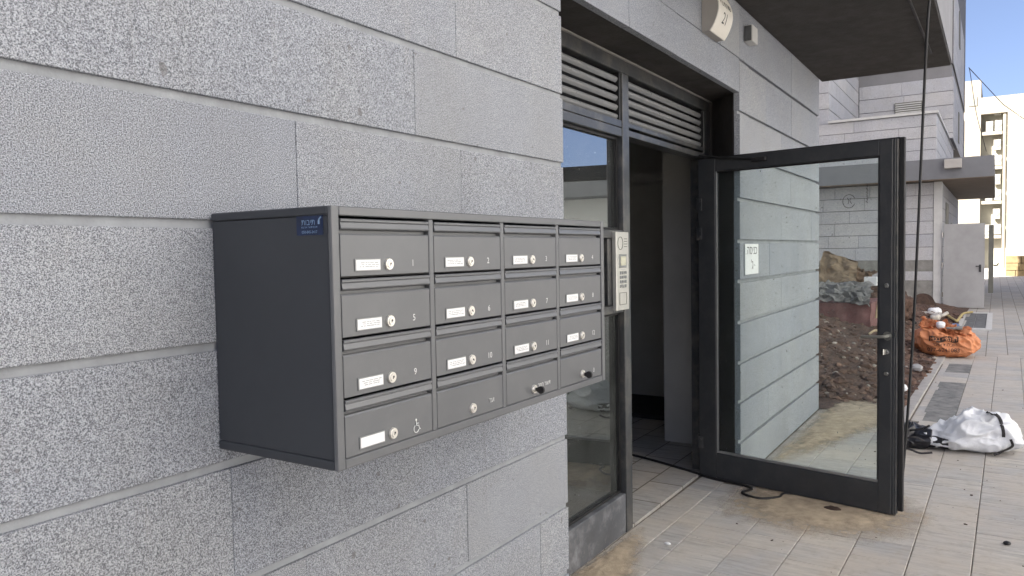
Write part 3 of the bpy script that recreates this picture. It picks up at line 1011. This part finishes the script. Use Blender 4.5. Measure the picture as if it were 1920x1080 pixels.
# ------------------------------------------------------------------ sunlit cream buildings beyond
cr = thing('cream_building', 'sunlit cream apartment block with service shaft at the right edge', 'building', (62, -3, 0))
put('slim_tower', B(60, 72, -.50, 6, -.5, 12.6), M['cream'], cr)
twp = [o for o in cr.children if o.name.startswith('slim')][0]
put('window', B(59.95, 59.999, -.28, .22, 10.9, 11.5), M['ac_dark'], twp)
put('shaft_back', B(60.85, 72, -2.0, -.505, -.5, 11.39), M['cream_dark'], cr)
put('shaft_beam', B(60.0, 60.849, -2.0, -.505, 10.3, 11.4), M['cream'], cr)
for i in range(4):
    z = 2.0 + i * 2.3
    put('shaft_slab', B(60.1, 60.849, -1.72, -.505, z, z + .22), M['cream'], cr)
put('right_wall', B(60, 74, -16, -2.005, -.5, 11.4), M['cream'], cr)
rwp = [o for o in cr.children if o.name.startswith('right_wall')][0]
for i in range(1, 9):
    put('panel_joint', B(59.985, 59.998, -15.9, -2.1, i * 1.25, i * 1.25 + .03), M['trim'], rwp)
put('downpipe', cyl(NB(), (60.1, -1.86, -.4), (60.1, -1.86, 10.2), .10, n=10), M['cream'], cr)
ac_me = None
nac = 0
for i in range(5):
    z = 2.23 + i * 2.3 - (.0 if i < 4 else 0)
    if i == 4:
        continue
    for j, (yy, dz) in enumerate(((-1.0, 0), (-1.5, .02), (-1.45, 1.05))):
        nac += 1
        lab = ['lowest', 'second', 'third', 'topmost'][i]
        lb2 = ['left unit', 'right unit', 'upper unit'][j]
        a = thing('air_conditioner', f'cream air conditioner box in the sunlit service shaft, {lb2} on the {lab} shelf', 'air conditioner', (60.6, yy, z + dz), group='air conditioners in the service shaft')
        cs = put('casing', B(60.30, 60.7, yy - .21, yy + .21, z + dz + .01, z + dz + .70, .02), M['ac'], a)
        put('fan_ring', cyl(NB(), (60.299, yy, z + dz + .36), (60.285, yy, z + dz + .36), .17, n=16), M['ac_dark'], a)
        put('fan_hub', cyl(NB(), (60.284, yy, z + dz + .36), (60.27, yy, z + dz + .36), .09, n=12), M['ac'], a)
yw = thing('stone_wall', 'sunlit yellow rubble stone wall at the right end of the path', 'wall', (45, -4, 0))
rnd = random.Random(4)
yb = put('wall_core', B(45.1, 45.6, -9, -1.86, -.45, 1.0), M['yellow_stone'], yw)
for r_ in range(4):
    y = -1.86
    while y > -5.0:
        l = rnd.uniform(.35, .7)
        put('stone', B(45.02 - rnd.uniform(0, .03), 45.12, y - l + .02, y, -.45 + r_ * .36 + .02, -.45 + (r_ + 1) * .36, .015), M['yellow_stone'], yw)
        y -= l
# sunlit houses added across the street, out of view to the right: they throw warm light back into the shade
for k, (x0, x1, h_, lab) in enumerate(((-5, 6.5, 28, 'tall white house added unseen across the street to bounce light'), (7.5, 22, 27, 'white house added unseen further along the street to bounce light'))):
    hs = thing('added_house', lab, 'house', ((x0 + x1) / 2, -18, 0))
    wl = put('wall', B(x0, x1, -26, -14, 0, h_), M['white_render'], hs)
    for i in range(int((x1 - x0) // 3)):
        for j in range(int(h_ // 3)):
            put('window', B(x0 + .9 + i * 3.4, x0 + 2.0 + i * 3.4, -14.02, -13.97, .9 + j * 3, 2.2 + j * 3), M['ac_dark'], wl)
# pale pavilion on the other side of the street (seen mirrored in the sidelight)
pv = thing('street_pavilion', 'pale low building mirrored in the sidelight, with dark fascia and white gridded window', 'building', (24, -10, 0))
put('wall', B(21.5, 30, -13.4, -5.2, 0, 3.25), M['white_render'], pv)
put('fascia', B(20.6, 30.5, -13.8, -4.9, 3.26, 3.85), M['fascia_far'], pv)
wn = put('window_frame', B(21.42, 21.499, -7.1, -5.9, .7, 2.9), M['white'], pv)
for i in range(4):
    put('pane', B(21.40, 21.419, -6.75, -5.98, .8 + i * .53, 1.25 + i * .53), M['ac_dark'], wn)

# ------------------------------------------------------------------ soil bed, kerb, cover
kb = NB()
kx = 7.35
kerb = thing('kerb_edging', 'pale concrete edging strip between the soil bed and the pavement', 'kerb', (12, -.77, 0))
k_ = 0
while kx < 20.4:
    l = 1.0
    y = -.755 - .015 * (kx + .5 - 8.5)
    bm = B(-l / 2 + .004, l / 2 - .004, -.05, .05, -.02, .012 + .004 * math.sin(k_ * 2.1), .006)
    bm.transform(Matrix.Translation((kx + l / 2, y, 0)) @ Matrix.Rotation(-.014, 4, 'Z'))
    put('edging_stone', bm, M['kerb'], kerb)
    kx += l
    k_ += 1

kx = 7.7
cs_ = NB()
prism_z(cs_, [(5.13, -.001), (7.86, -.001), (7.86, -.075), (5.13, -.037)], -.02, -.0015)
put('cement_strip', cs_, M['kerb'], pav)
dk = tile(.25, .095).copy()
dk.materials[0] = M['paver']
while kx < 12.4:
    o = put('dark_paver', dk, None, pav, (kx + .125, -.868 - .0145 * (kx - 8.5), random.uniform(-.003, 0)))
    kx += .25
def sm(a, b, x):
    t = max(0, min(1, (x - a) / (b - a)))
    return t * t * (3 - 2 * t)
def soil_z(x, y):
    y0 = -.72 - .014 * (x - 8.5)
    h = .015 + .36 * sm(0, 1.9, y - y0) * sm(7.9, 10.5, x) * (1 - .75 * sm(17.5, 21, x))
    h += .10 * sm(0, .8, y - y0) * sm(8.1, 9.2, x)
    nn = noise.fractal(Vector((x * 1.3, y * 1.3, 0)), 1.0, 2.0, 3)
    n2 = noise.fractal(Vector((x * 5, y * 5, 3)), .8, 2.1, 4)
    h += (.06 * nn + .032 * n2) * sm(0, .5, y - y0) * sm(7.7, 8.6, x)
    return max(h, -.005)
bm = NB()
NX, NY = 300, 90
gv = []
for i in range(NX + 1):
    x = 7.82 + (22.0 - 7.82) * (i / NX) ** 1.25
    row = []
    y0 = -.715 - .014 * (x - 8.5)
    for j in range(NY + 1):
        y = y0 + (5.5 - y0) * (j / NY) ** 1.5
        row.append(bm.verts.new((x, y, soil_z(x, y))))
    gv.append(row)
for i in range(NX):
    for j in range(NY):
        bm.faces.new((gv[i][j], gv[i + 1][j], gv[i + 1][j + 1], gv[i][j + 1]))
soil = put('soil_bed', bm, M['soil'], smooth=True)
soil['kind'] = 'structure'

def scatter(name, m, n, fn, lo, hi, seed, flat=.6):
    rnd = random.Random(seed)
    verts, faces = [], []
    t0 = bmesh.new()
    bmesh.ops.create_icosphere(t0, subdivisions=1, radius=1)
    tv = [v.co.copy() for v in t0.verts]
    tf = [[v.index for v in f.verts] for f in t0.faces]
    t0.free()
    for _ in range(n):
        p = fn(rnd)
        if p is None:
            continue
        s = lo + (hi - lo) * rnd.random() ** 3
        rot = Matrix.Rotation(rnd.uniform(0, 6.28), 3, 'Z') @ Matrix.Rotation(rnd.uniform(-.5, .5), 3, 'X')
        sc = Vector((s * rnd.uniform(.7, 1.4), s * rnd.uniform(.7, 1.2), s * flat * rnd.uniform(.7, 1.2)))
        b0 = len(verts)
        for v in tv:
            q = v * rnd.uniform(.75, 1.2)
            verts.append(p + rot @ Vector((q.x * sc.x, q.y * sc.y, q.z * sc.z)))
        faces += [[b0 + i for i in f] for f in tf]
    me = bpy.data.meshes.new(name)
    me.from_pydata(verts, [], faces)
    o = put(name, me, m)
    o['kind'] = 'stuff'
    return o
def on_soil(rnd):
    x = 8.3 + 11.5 * rnd.random() ** 1.4
    y0 = -.70 - .014 * (x - 8.5)
    y = y0 + 2.6 * rnd.random()
    return Vector((x, y, soil_z(x, y)))
tag(scatter('soil_clods', M['clod'], 5200, on_soil, .010, .075, 1), 'dark brown clods of earth heaped in the bed', 'soil')
tag(scatter('soil_rubble', M['rubble'], 800, on_soil, .008, .040, 2), 'pale stone chips strewn over the brown soil', 'rubble')

# sand washed along the foot of the wall and over the pavement end
def sand_mat():
    m = M['sand']
    t = m.node_tree
    out = [n for n in t.nodes if n.type == 'OUTPUT_MATERIAL'][0]
    b = t.nodes["Principled BSDF"]
    at = nd(t, "ShaderNodeAttribute", attribute_name='thin')
    c = coords(t, world=True)
    n1 = noi(t, c, 7, 6, .75)
    n2 = noi(t, c, 160, 2, .6)
    a1 = nd(t, "ShaderNodeMath", operation='MULTIPLY_ADD')
    a1.inputs[1].default_value = 1.5
    t.links.new(at.outputs['Fac'], a1.inputs[0])
    t.links.new(n1, a1.inputs[2])
    a2 = nd(t, "ShaderNodeMath", operation='MULTIPLY_ADD')
    a2.inputs[1].default_value = .55
    t.links.new(n2, a2.inputs[0])
    t.links.new(a1.outputs[0], a2.inputs[2])
    a3 = nd(t, "ShaderNodeMath", operation='MULTIPLY')
    a3.inputs[1].default_value = .42
    t.links.new(a2.outputs[0], a3.inputs[0])
    f = ramp(t, a3.outputs[0], .33, .66, (0, 0, 0), (.92, .92, .92))
    t.links.new(f, b.inputs['Alpha'])
sand_mat()
def sand_patch(name, outline, hgt, seed, lab):
    bm = NB()
    n = 26
    cx_ = sum(p[0] for p in outline) / len(outline)
    cy_ = sum(p[1] for p in outline) / len(outline)
    ol = spline([(*p, 0) for p in outline] + [(*outline[0], 0)], 10)[:-1]
    rings = []
    for k in range(1, n + 1):
        f = k / n
        rings.append([])
        for p in ol:
            e = 1 + .10 * noise.noise(Vector((p.x * 3.1, p.y * 3.1, seed))) + .06 * noise.noise(Vector((p.x * 13, p.y * 13, seed)))
            x, y = cx_ + (p.x - cx_) * f * e, cy_ + (p.y - cy_) * f * e
            y = min(y, .3 if x < 5 else -.0005)
            z = .0035 + hgt * max(0, 1 - f) ** .6 * (.7 + .5 * noise.noise(Vector((x * 5, y * 5, seed)))) + .003 * noise.noise(Vector((x * 40, y * 40, 1)))
            rings[-1].append(bm.verts.new((x, y, max(.0012, z) if f < 1 else -.003)))
    c = bm.verts.new((cx_, cy_, hgt * .8 + .004))
    m_ = len(ol)
    for i in range(m_):
        bm.faces.new((c, rings[0][i], rings[0][(i + 1) % m_]))
        for a, b_ in zip(rings, rings[1:]):
            bm.faces.new((a[i], b_[i], b_[(i + 1) % m_], a[(i + 1) % m_]))
    bmesh.ops.recalc_face_normals(bm, faces=bm.faces)
    fac_ = {v.index: 0 for v in bm.verts}
    bm.verts.index_update()
    vals = [0.0] * len(bm.verts)
    vals[c.index] = 1.0
    for k, rg in enumerate(rings):
        for v in rg:
            vals[v.index] = 1 - (k + 1) / n
    o = put(name, bm, M['sand'], smooth=True)
    at = o.data.attributes.new('thin', 'FLOAT', 'POINT')
    at.data.foreach_set('value', vals)
    tag(o, lab, 'sand', kind='stuff')
sand_patch('sand_drift', [(5.3, .0), (6.2, -.34), (6.8, -.50), (7.4, -.70), (8.1, -.80), (8.9, -.66), (8.8, -.1), (7.9, .0), (6.6, .0)], .035, 3, 'tan sand washed along the foot of the wall past the door')
sand_patch('sand_drift', [(2.7, .30), (2.9, -.06), (3.5, .04), (4.0, .25), (3.4, .30)], .012, 5, 'tan sand in the corner below the sidelight')
sand_patch('sand_drift', [(4.35, -.05), (4.30, -.75), (4.75, -1.20), (5.35, -1.0), (5.4, -.3), (5.0, .05)], .008, 8, 'tan sand below the open door')
def on_pav(rnd):
    x = 3.2 + 8 * rnd.random()
    y = -2.1 + 2.2 * rnd.random()
    return Vector((x, min(y, -.02), .001))
tag(scatter('pavement_grit', M['rubble'], 200, on_pav, .002, .007, 9), 'tiny grit and crumbs scattered over the pavers', 'grit')
tag(scatter('dark_crumbs', M['rust'], 70, on_pav, .002, .012, 10, .4), 'dark crumbs of dirt scattered over the pavers', 'dirt')

cv = thing('drain_cover', 'dark slab cover in a pale frame beside the soil bed', 'cover', (18.5, -1.1, 0))
h = NB()
for a in ((16.5, 20.6, -.90, -.80), (16.5, 20.6, -1.40, -1.30), (16.5, 16.75, -1.30, -.90), (20.4, 20.6, -1.30, -.90)):
    box(h, a[0], a[1], a[2], a[3], -.004, .016)
put('cover_frame', h, M['trim'], cv)
for i in range(2):
    for j in range(2):
        put('cover_plate', B(16.78 + i * 1.8, 18.56 + i * 1.8, -1.29 + j * .20, -1.10 + j * .20, -.004, .010, .004), M['cover'], cv)

# ------------------------------------------------------------------ bags and debris
def blob(cx, cy, a, b, h, prof, seed, sub=5, ang=0.0, crease=.05, base=0.0, tuck=.8):
    bm = NB()
    bmesh.ops.create_icosphere(bm, subdivisions=sub, radius=1)
    for v in bm.verts:
        d = v.co.normalized()
        k = (abs(d.x) ** 2.6 + abs(d.y) ** 2.6 + abs(d.z) ** 2.6) ** (-1 / 2.6)
        p = d * k
        u = p.x
        hh = prof(u)
        q = Vector((p.x * a, p.y * b * (.75 + .25 * hh / max(.01, h)), p.z))
        z = (p.z * .5 + .5)
        q.z = z * hh
        n1 = noise.noise(Vector((q.x * 4, q.y * 4, q.z * 5 + seed)))
        rg = 1 - abs(noise.noise(Vector((q.x * 6 + seed, q.y * 6, q.z * 8))))
        rg2 = 1 - abs(noise.noise(Vector((q.x * 14 + seed, q.y * 11, q.z * 15))))
        off = crease * (n1 * .9 + (rg ** 3 - .5) * .9 + (rg2 ** 3 - .5) * .35)
        nn = Vector((d.x / a, d.y / b, d.z / h)).normalized()
        q += nn * off * (.25 + .75 * z)
        q.z = max(q.z, 0)
        ca, sa = math.cos(ang), math.sin(ang)
        v.co = Vector((cx + q.x * ca - q.y * sa, cy + q.x * sa + q.y * ca, base + q.z))
    bm.normal_update()
    return bm
def bvh_of(bm):
    return BVHTree.FromBMesh(bm)
def drape(bv, pts, lift=.006, k=10):
    out = []
    for p in spline(pts, k):
        hit = bv.ray_cast(Vector((p.x, p.y, 2)), Vector((0, 0, -1)))
        out.append(Vector((p.x, p.y, (hit[0].z if hit[0] else 0) + lift)))
    return out
def drape_from(bv, pts, cam_, lift=.006, k=10):
    """lay a strap on a surface following points seen from the open side (rays run along +x)"""
    out = []
    for p in spline(pts, k):
        hit = bv.ray_cast(Vector((p.x - 3, p.y, p.z)), Vector((1, 0, 0)))
        if hit[0]:
            out.append(hit[0] + hit[1] * lift)
    return out

def sheet(p00, p10, p11, p01, nu, nv, amp, seed, fold=3.0):
    # crumpled sheet hung between four corners, with a few sharp folds
    bm = NB()
    p00, p10, p11, p01 = map(Vector, (p00, p10, p11, p01))
    nrm = (p10 - p00).cross(p01 - p00).normalized()
    g = []
    for i in range(nu + 1):
        r_ = []
        for j in range(nv + 1):
            a, b = i / nu, j / nv
            p = p00 * (1 - a) * (1 - b) + p10 * a * (1 - b) + p11 * a * b + p01 * (1 - a) * b
            q = Vector((a * fold, b * fold, seed))
            d = (1 - 2 * abs(noise.noise(q))) * .8 + noise.noise(q * 2.3) * .6 + (1 - 2 * abs(noise.noise(q * 3.7))) * .25
            e = Vector((noise.noise(q * 1.7 + Vector((9, 0, 0))), noise.noise(q * 1.7 + Vector((0, 9, 0))), noise.noise(q * 1.7 + Vector((0, 0, 9))))) * amp * .8
            r_.append(bm.verts.new(p + nrm * d * amp + e))
        g.append(r_)
    for i in range(nu):
        for j in range(nv):
            bm.faces.new((g[i][j], g[i + 1][j], g[i + 1][j + 1], g[i][j + 1]))
    gm = bm.verts[:] + bm.edges[:] + bm.faces[:]
    bmesh.ops.solidify(bm, geom=gm, thickness=.006)
    return bm

# white bulk bag lying on the pavers (long axis across the view)
wb = thing('white_bulk_bag', 'crumpled white woven bulk bag with dark straps lying on the pavers', 'bag', (6.85, -1.28, 0))
def prof_w(u):
    # u = -1 at the right end (y low), +1 at the mouth near the door
    return .150 + .135 * math.exp(-((u + .14) / .36) ** 2) + .12 * math.exp(-((u + .72) / .32) ** 2) - .03 * sm(.5, 1, u)
bm = blob(6.84, -1.265, .365, .27, .30, prof_w, 2.3, sub=6, ang=R(90 + 6), crease=.066)
bw_ = bvh_of(bm)
put('bag_body', bm, M['white_bag'], wb, smooth=True)
def ribbon(bv, pts, wdt, lift=.003, k=8, vd=Vector((1, -.02, -.12))):
    # flat band lying on a surface, seen from the camera's side
    bm = NB()
    P = spline(pts, k)
    prev = None
    for i, p in enumerate(P):
        t = (P[min(i + 1, len(P) - 1)] - P[max(i - 1, 0)]).normalized()
        sd_ = t.cross(Vector((1, 0, 0))).normalized() * wdt / 2
        pr = []
        for q in (p - sd_, p, p + sd_):
            hit = bv.ray_cast(q - vd * 2, vd.normalized())
            pr.append(bm.verts.new((hit[0] + hit[1] * lift) if hit[0] else q))
        if prev:
            for a in range(2):
                bm.faces.new((prev[a], prev[a + 1], pr[a + 1], pr[a]))
        prev = pr
    return bm
put('strap', ribbon(bw_, [(6.6, -1.40, .34), (6.6, -1.47, .30), (6.6, -1.505, .22), (6.6, -1.51, .16)], .022), M['strap'], wb)
put('strap', ribbon(bw_, [(6.6, -1.555, .15), (6.6, -1.565, .10), (6.6, -1.52, .06), (6.6, -1.45, .025)], .018), M['strap'], wb)
put('dark_patch', ribbon(bw_, [(6.6, -1.00, .075), (6.6, -1.08, .072), (6.6, -1.16, .066)], .075, .006), M['black_bag'], wb)
put('hem', ribbon(bw_, [(6.6, -.985, .17), (6.6, -1.01, .12), (6.6, -1.05, .065)], .016, .006), M['white'], wb)

bb = thing('black_bag', 'black plastic sack spilling out beside the white bag near the door', 'bag', (6.75, -.90, 0))
bm = blob(6.76, -.88, .15, .20, .14, lambda u: .13 * (1 - .3 * u * u), 9.1, sub=6, ang=R(90), crease=.075)
put('sack_body', bm, M['black_bag'], bb, smooth=True)
h = NB()
tube(h, spline([(6.60, -1.03, .20), (6.62, -.98, .165), (6.66, -.92, .14), (6.72, -.86, .12), (6.8, -.8, .10)], 8), .008, 6)
tube(h, spline([(6.50, -1.00, .10), (6.46, -.94, .13), (6.47, -.88, .11), (6.53, -.82, .06)], 8), .007, 6)
tube(h, spline([(6.44, -1.06, .03), (6.42, -.98, .02), (6.43, -.9, .04), (6.48, -.82, .02)], 8), .009, 6)
put('carry_loop', h, M['strap'], bb)

# orange sack with print
ob = thing('orange_sack', 'crumpled orange woven sack with dark print lying at the edge of the soil bed', 'sack', (12.4, -.85, 0))
bm = blob(12.45, -.865, .405, .30, .46, lambda u: .43 * (1 - .10 * u * u) * (1 - .16 * u), 5.7, sub=6, ang=R(-90), crease=.085)
ov = bvh_of(bm)
obm = put('sack_body', bm, M['orange_bag'], ob, smooth=True)
def wrap_text(s, size, y, z, sx=1.0):
    me = densify(text_mesh(s, size, FX(11.5, y, z), sx=sx))
    for v in me.vertices:
        hit = ov.ray_cast(Vector((11.4, v.co.y, v.co.z)), Vector((1, 0, 0)))
        if hit[0]:
            v.co = hit[0] + Vector((-.004, 0, 0))
    return me
def wrap_rect(y0, y1, z0, z1, nx=26, nz=6, lift=.0025):
    bm = NB()
    g_ = []
    for i in range(nx + 1):
        r_ = []
        for j in range(nz + 1):
            y, z = y0 + (y1 - y0) * i / nx, z0 + (z1 - z0) * j / nz + .012 * math.sin(i * .5)
            hit = ov.ray_cast(Vector((11.4, y, z)), Vector((1, 0, 0)))
            p = hit[0] + Vector((-lift, 0, 0)) if hit[0] else Vector((12.4, y, z))
            r_.append(bm.verts.new(p))
        g_.append(r_)
    for i in range(nx):
        for j in range(nz):
            bm.faces.new((g_[i][j], g_[i + 1][j], g_[i + 1][j + 1], g_[i][j + 1]))
    return bm
put('torn_flap', sheet((12.25, -.52, .40), (12.22, -.95, .36), (12.45, -.98, .44), (12.5, -.55, .52), 26, 12, .05, 8.8, 3), M['orange_bag'], ob)
put('torn_flap', sheet((12.22, -.82, .36), (12.25, -1.18, .30), (12.5, -1.16, .38), (12.5, -.80, .44), 22, 12, .04, 2.8, 3), M['orange_bag'], ob)
put('print_band', wrap_rect(-.66, -1.02, .235, .305), M['rust'], ob)
put('lettering', wrap_text(HEB('חומרי בניין'), .075, -.84, .27, 1.05), M['orange_bag'], ob)
put('lettering', wrap_text(HEB('הובלות ופינוי'), .058, -.86, .195, 1.0), M['rust'], ob)
put('lettering', wrap_text('077-6241083', .080, -.84, .115, .95), M['ink'], ob)
pw = put('white_paper_scrap', blob(12.3, -.80, .07, .05, .10, lambda u: .10, 3.1, sub=4, base=.40, crease=.03), M['white'], smooth=True)
tag(pw, 'crumpled white paper on top of the orange sack', 'paper')
gsl = put('grey_board', B(12.25, 12.55, -1.06, -.86, .405, .43, .004), M['concrete'])
tag(gsl, 'grey board lying on the right shoulder of the orange sack', 'board')

def zs_(x, y):
    return soil_z(x, y)
# reddish block with film, paper sacks and carton on the mound
rbm = B(13.0, 14.2, .20, 1.25, .15, .70)
bmesh.ops.subdivide_edges(rbm, edges=rbm.edges[:], cuts=14, use_grid_fill=True)
for v in rbm.verts:
    q = v.co * 4
    v.co += Vector((noise.noise(q), noise.noise(q + Vector((7, 0, 0))), noise.noise(q + Vector((0, 7, 0))))) * .04
rb = put('red_block', rbm, M['red_block'])
tag(rb, 'large reddish block half buried in the soil behind the door glass', 'block')
film = NB()
pf_ = thing('plastic_film', 'crumpled clear plastic film heaped on the reddish block', 'plastic film', (13.2, .7, .7))
put('film_fold', sheet((12.95, 1.25, .72), (12.98, .25, .70), (13.5, .22, .95), (13.5, 1.3, .98), 40, 20, .09, 3.3, 4), M['plastic'], pf_)
put('film_fold', sheet((13.0, 1.0, .80), (12.94, .22, .62), (13.2, .20, .86), (13.3, .9, 1.0), 30, 16, .07, 7.7, 4), M['plastic'], pf_)
ps = thing('paper_sack', 'tan paper sack standing highest on the debris heap', 'sack', (14.6, 1.0, .9))
put('sack_side', sheet((14.45, 1.25, .98), (14.40, .62, .92), (14.75, .62, 1.30), (14.75, 1.22, 1.50), 24, 20, .045, 1.3, 2.2), M['brown_paper'], ps)
put('sack_side', sheet((14.9, 1.30, .95), (14.42, 1.22, .95), (14.76, 1.20, 1.49), (15.0, 1.25, 1.40), 16, 16, .04, 4.3, 2.2), M['brown_paper'], ps)
put('sack_flap', sheet((14.75, 1.22, 1.49), (14.75, .64, 1.30), (15.1, .66, 1.18), (15.1, 1.2, 1.40), 18, 14, .04, 2.3, 2.2), M['brown_paper'], ps)
ps2 = thing('paper_sack', 'torn brown paper sack next to the white carton', 'sack', (14.6, .5, .9))
put('sack_side', sheet((14.5, .70, .88), (14.45, .36, .86), (14.7, .38, 1.10), (14.75, .66, 1.18), 16, 14, .05, 5.1, 2.6), M['card'], ps2)
put('sack_flap', sheet((14.75, .66, 1.18), (14.7, .38, 1.10), (14.9, .30, 1.12), (15.0, .6, 1.02), 16, 14, .05, 6.1, 2.6), M['card'], ps2)
ct = put('carton', B(14.2, 14.35, .26, .46, .92, 1.07, .004), M['white'])
tag(ct, 'small white carton on the debris heap', 'carton')
mound = put('debris_heap', blob(15.0, .85, 1.1, .6, .75, lambda u: .80 * (1 - .1 * u * u), 2.8, sub=5, ang=R(80), crease=.14, base=.1), M['soil'], smooth=True)
tag(mound, 'dark heap of earth under the sacks behind the reddish block', 'earth heap')
orc = put('orange_scrap', B(14.0, 14.2, .96, 1.12, .70, .86, .01), M['orange_bag'])
tag(orc, 'small orange scrap peeking out beside the debris heap', 'scrap')
for k, (x, y, z, dx, dy, dz, lab) in enumerate(((12.2, .12, .30, .1, -.12, .05, 'short pale stick lying on soil left of the door lever'), (12.0, -.05, .22, .0, -.02, .26, 'pale upright stick beside the door edge'), (13.2, .15, .45, .1, -.05, .45, 'pale bent stake leaning by the reddish block'))):
    s = NB()
    z = max(z, zs_(x, y))
    tube(s, spline([(x, y, z), (x + dx / 2, y + dy / 2, z + dz / 2 + .02), (x + dx, y + dy, z + dz)], 5), .018, 6)
    tag(put('wooden_stick', s, M['wood']), lab, 'stick', 'sticks in the soil bed')
# round rusty lid, tubes, cup, scraps near the far corner
lid = NB()
cyl(lid, (20.9, .04, .14), (20.75, .03, .22), .27, .24, 24)
cyl(lid, (20.75, .03, .22), (20.70, .027, .245), .15, .13, 20)
tag(put('round_lid', lid, M['rust']), 'rusty round lid leaning at the foot of the far building', 'lid')
pipe = NB()
tube(pipe, spline([(18.2, -.05, .16), (18.0, -.30, .17), (17.8, -.50, .14), (17.9, -.62, .20)], 6), .035, 8)
tag(put('pale_pipe', pipe, M['pipe'], smooth=True), 'pale bent pipe lying on the soil behind the orange sack', 'pipe')
p2 = NB()
tube(p2, spline([(18.6, -.55, .12), (17.6, -.75, .09), (17.3, -.82, .10), (19.0, -.86, .10), (20.4, -1.0, .04)], 6), .025, 7)
tag(put('yellow_tube', p2, M['yellow'], smooth=True), 'yellowish tube running along the edge of the soil bed', 'tube')
bt = NB()
tube(bt, spline([(17.5, .40, .60), (16.5, .22, .45), (15.2, .02, .28), (14.6, -.10, .25)], 8), .028, 7)
tag(put('blue_hose', bt, M['blue'], smooth=True), 'blue hose running down the soil just right of the door edge', 'hose')
bt = NB()
tube(bt, spline([(17.9, .42, .66), (16.7, .20, .52), (15.4, -.06, .36), (14.9, -.28, .24)], 8), .022, 7)
tag(put('black_hose', bt, M['black'], smooth=True), 'black hose lying beside the blue hose on the soil', 'hose')
cup = NB()
cyl(cup, (15.6, -.85, .05), (15.55, -.855, .17), .075, .06, 18)
cyl(cup, (15.55, -.855, .171), (15.548, -.855, .175), .035, .03, 14)
tag(put('blue_cup', cup, M['blue']), 'small blue cup on the kerb right of the orange sack', 'cup')
for k, (x, y, s, m, lab) in enumerate(((9.1, -.60, .085, 'white_bag', 'crumpled white and blue scrap on the soil beside the hanging cable'), (10.6, -.64, .08, 'plastic', 'thin film scrap lying in the soil near the edging'), (18.5, -.36, .16, 'white', 'white crumpled scrap among the pipes'), (17.0, -.45, .12, 'pipe', 'pale crumpled wrapper just behind the orange sack'))):
    o = put('litter_scrap', blob(x, y, s, s * .8, s, lambda u, s=s: s, k * 3.3, sub=4, base=zs_(x, y) - .01, crease=.04), M[m], smooth=True)
    tag(o, lab, 'scrap', 'litter on the soil bed')
pb = NB()
bmesh.ops.create_icosphere(pb, subdivisions=2, radius=1)
for v in pb.verts:
    v.co = Vector((3.82 + v.co.x * .013, .03 + v.co.y * .019, .006 + v.co.z * .007 * (1 + .3 * noise.noise(v.co * 2))))
tag(put('white_pebble', pb, M['white'], smooth=True), 'white pebble on the pavers below the sidelight', 'pebble')
pb = NB()
bmesh.ops.create_icosphere(pb, subdivisions=3, radius=1)
for v in pb.verts:
    v.co = Vector((4.72 + v.co.x * .022, -1.515 + v.co.y * .018, .006 + v.co.z * .009 * (1 + .5 * noise.noise(v.co * 3))))
tag(put('black_lump', pb, M['black'], smooth=True), 'black lump of rubber on the pavers at lower right', 'lump')
lf = NB()
bmesh.ops.create_icosphere(lf, subdivisions=3, radius=1)
for v in lf.verts:
    v.co = Vector((4.83 + v.co.x * .03, -.63 + v.co.y * .05, .008 + v.co.z * .012 * (1 + .8 * noise.noise(v.co * 3))))
tag(put('dried_leaf', lf, M['rust'], smooth=True), 'dried brown leaf caught under the open door', 'leaf')
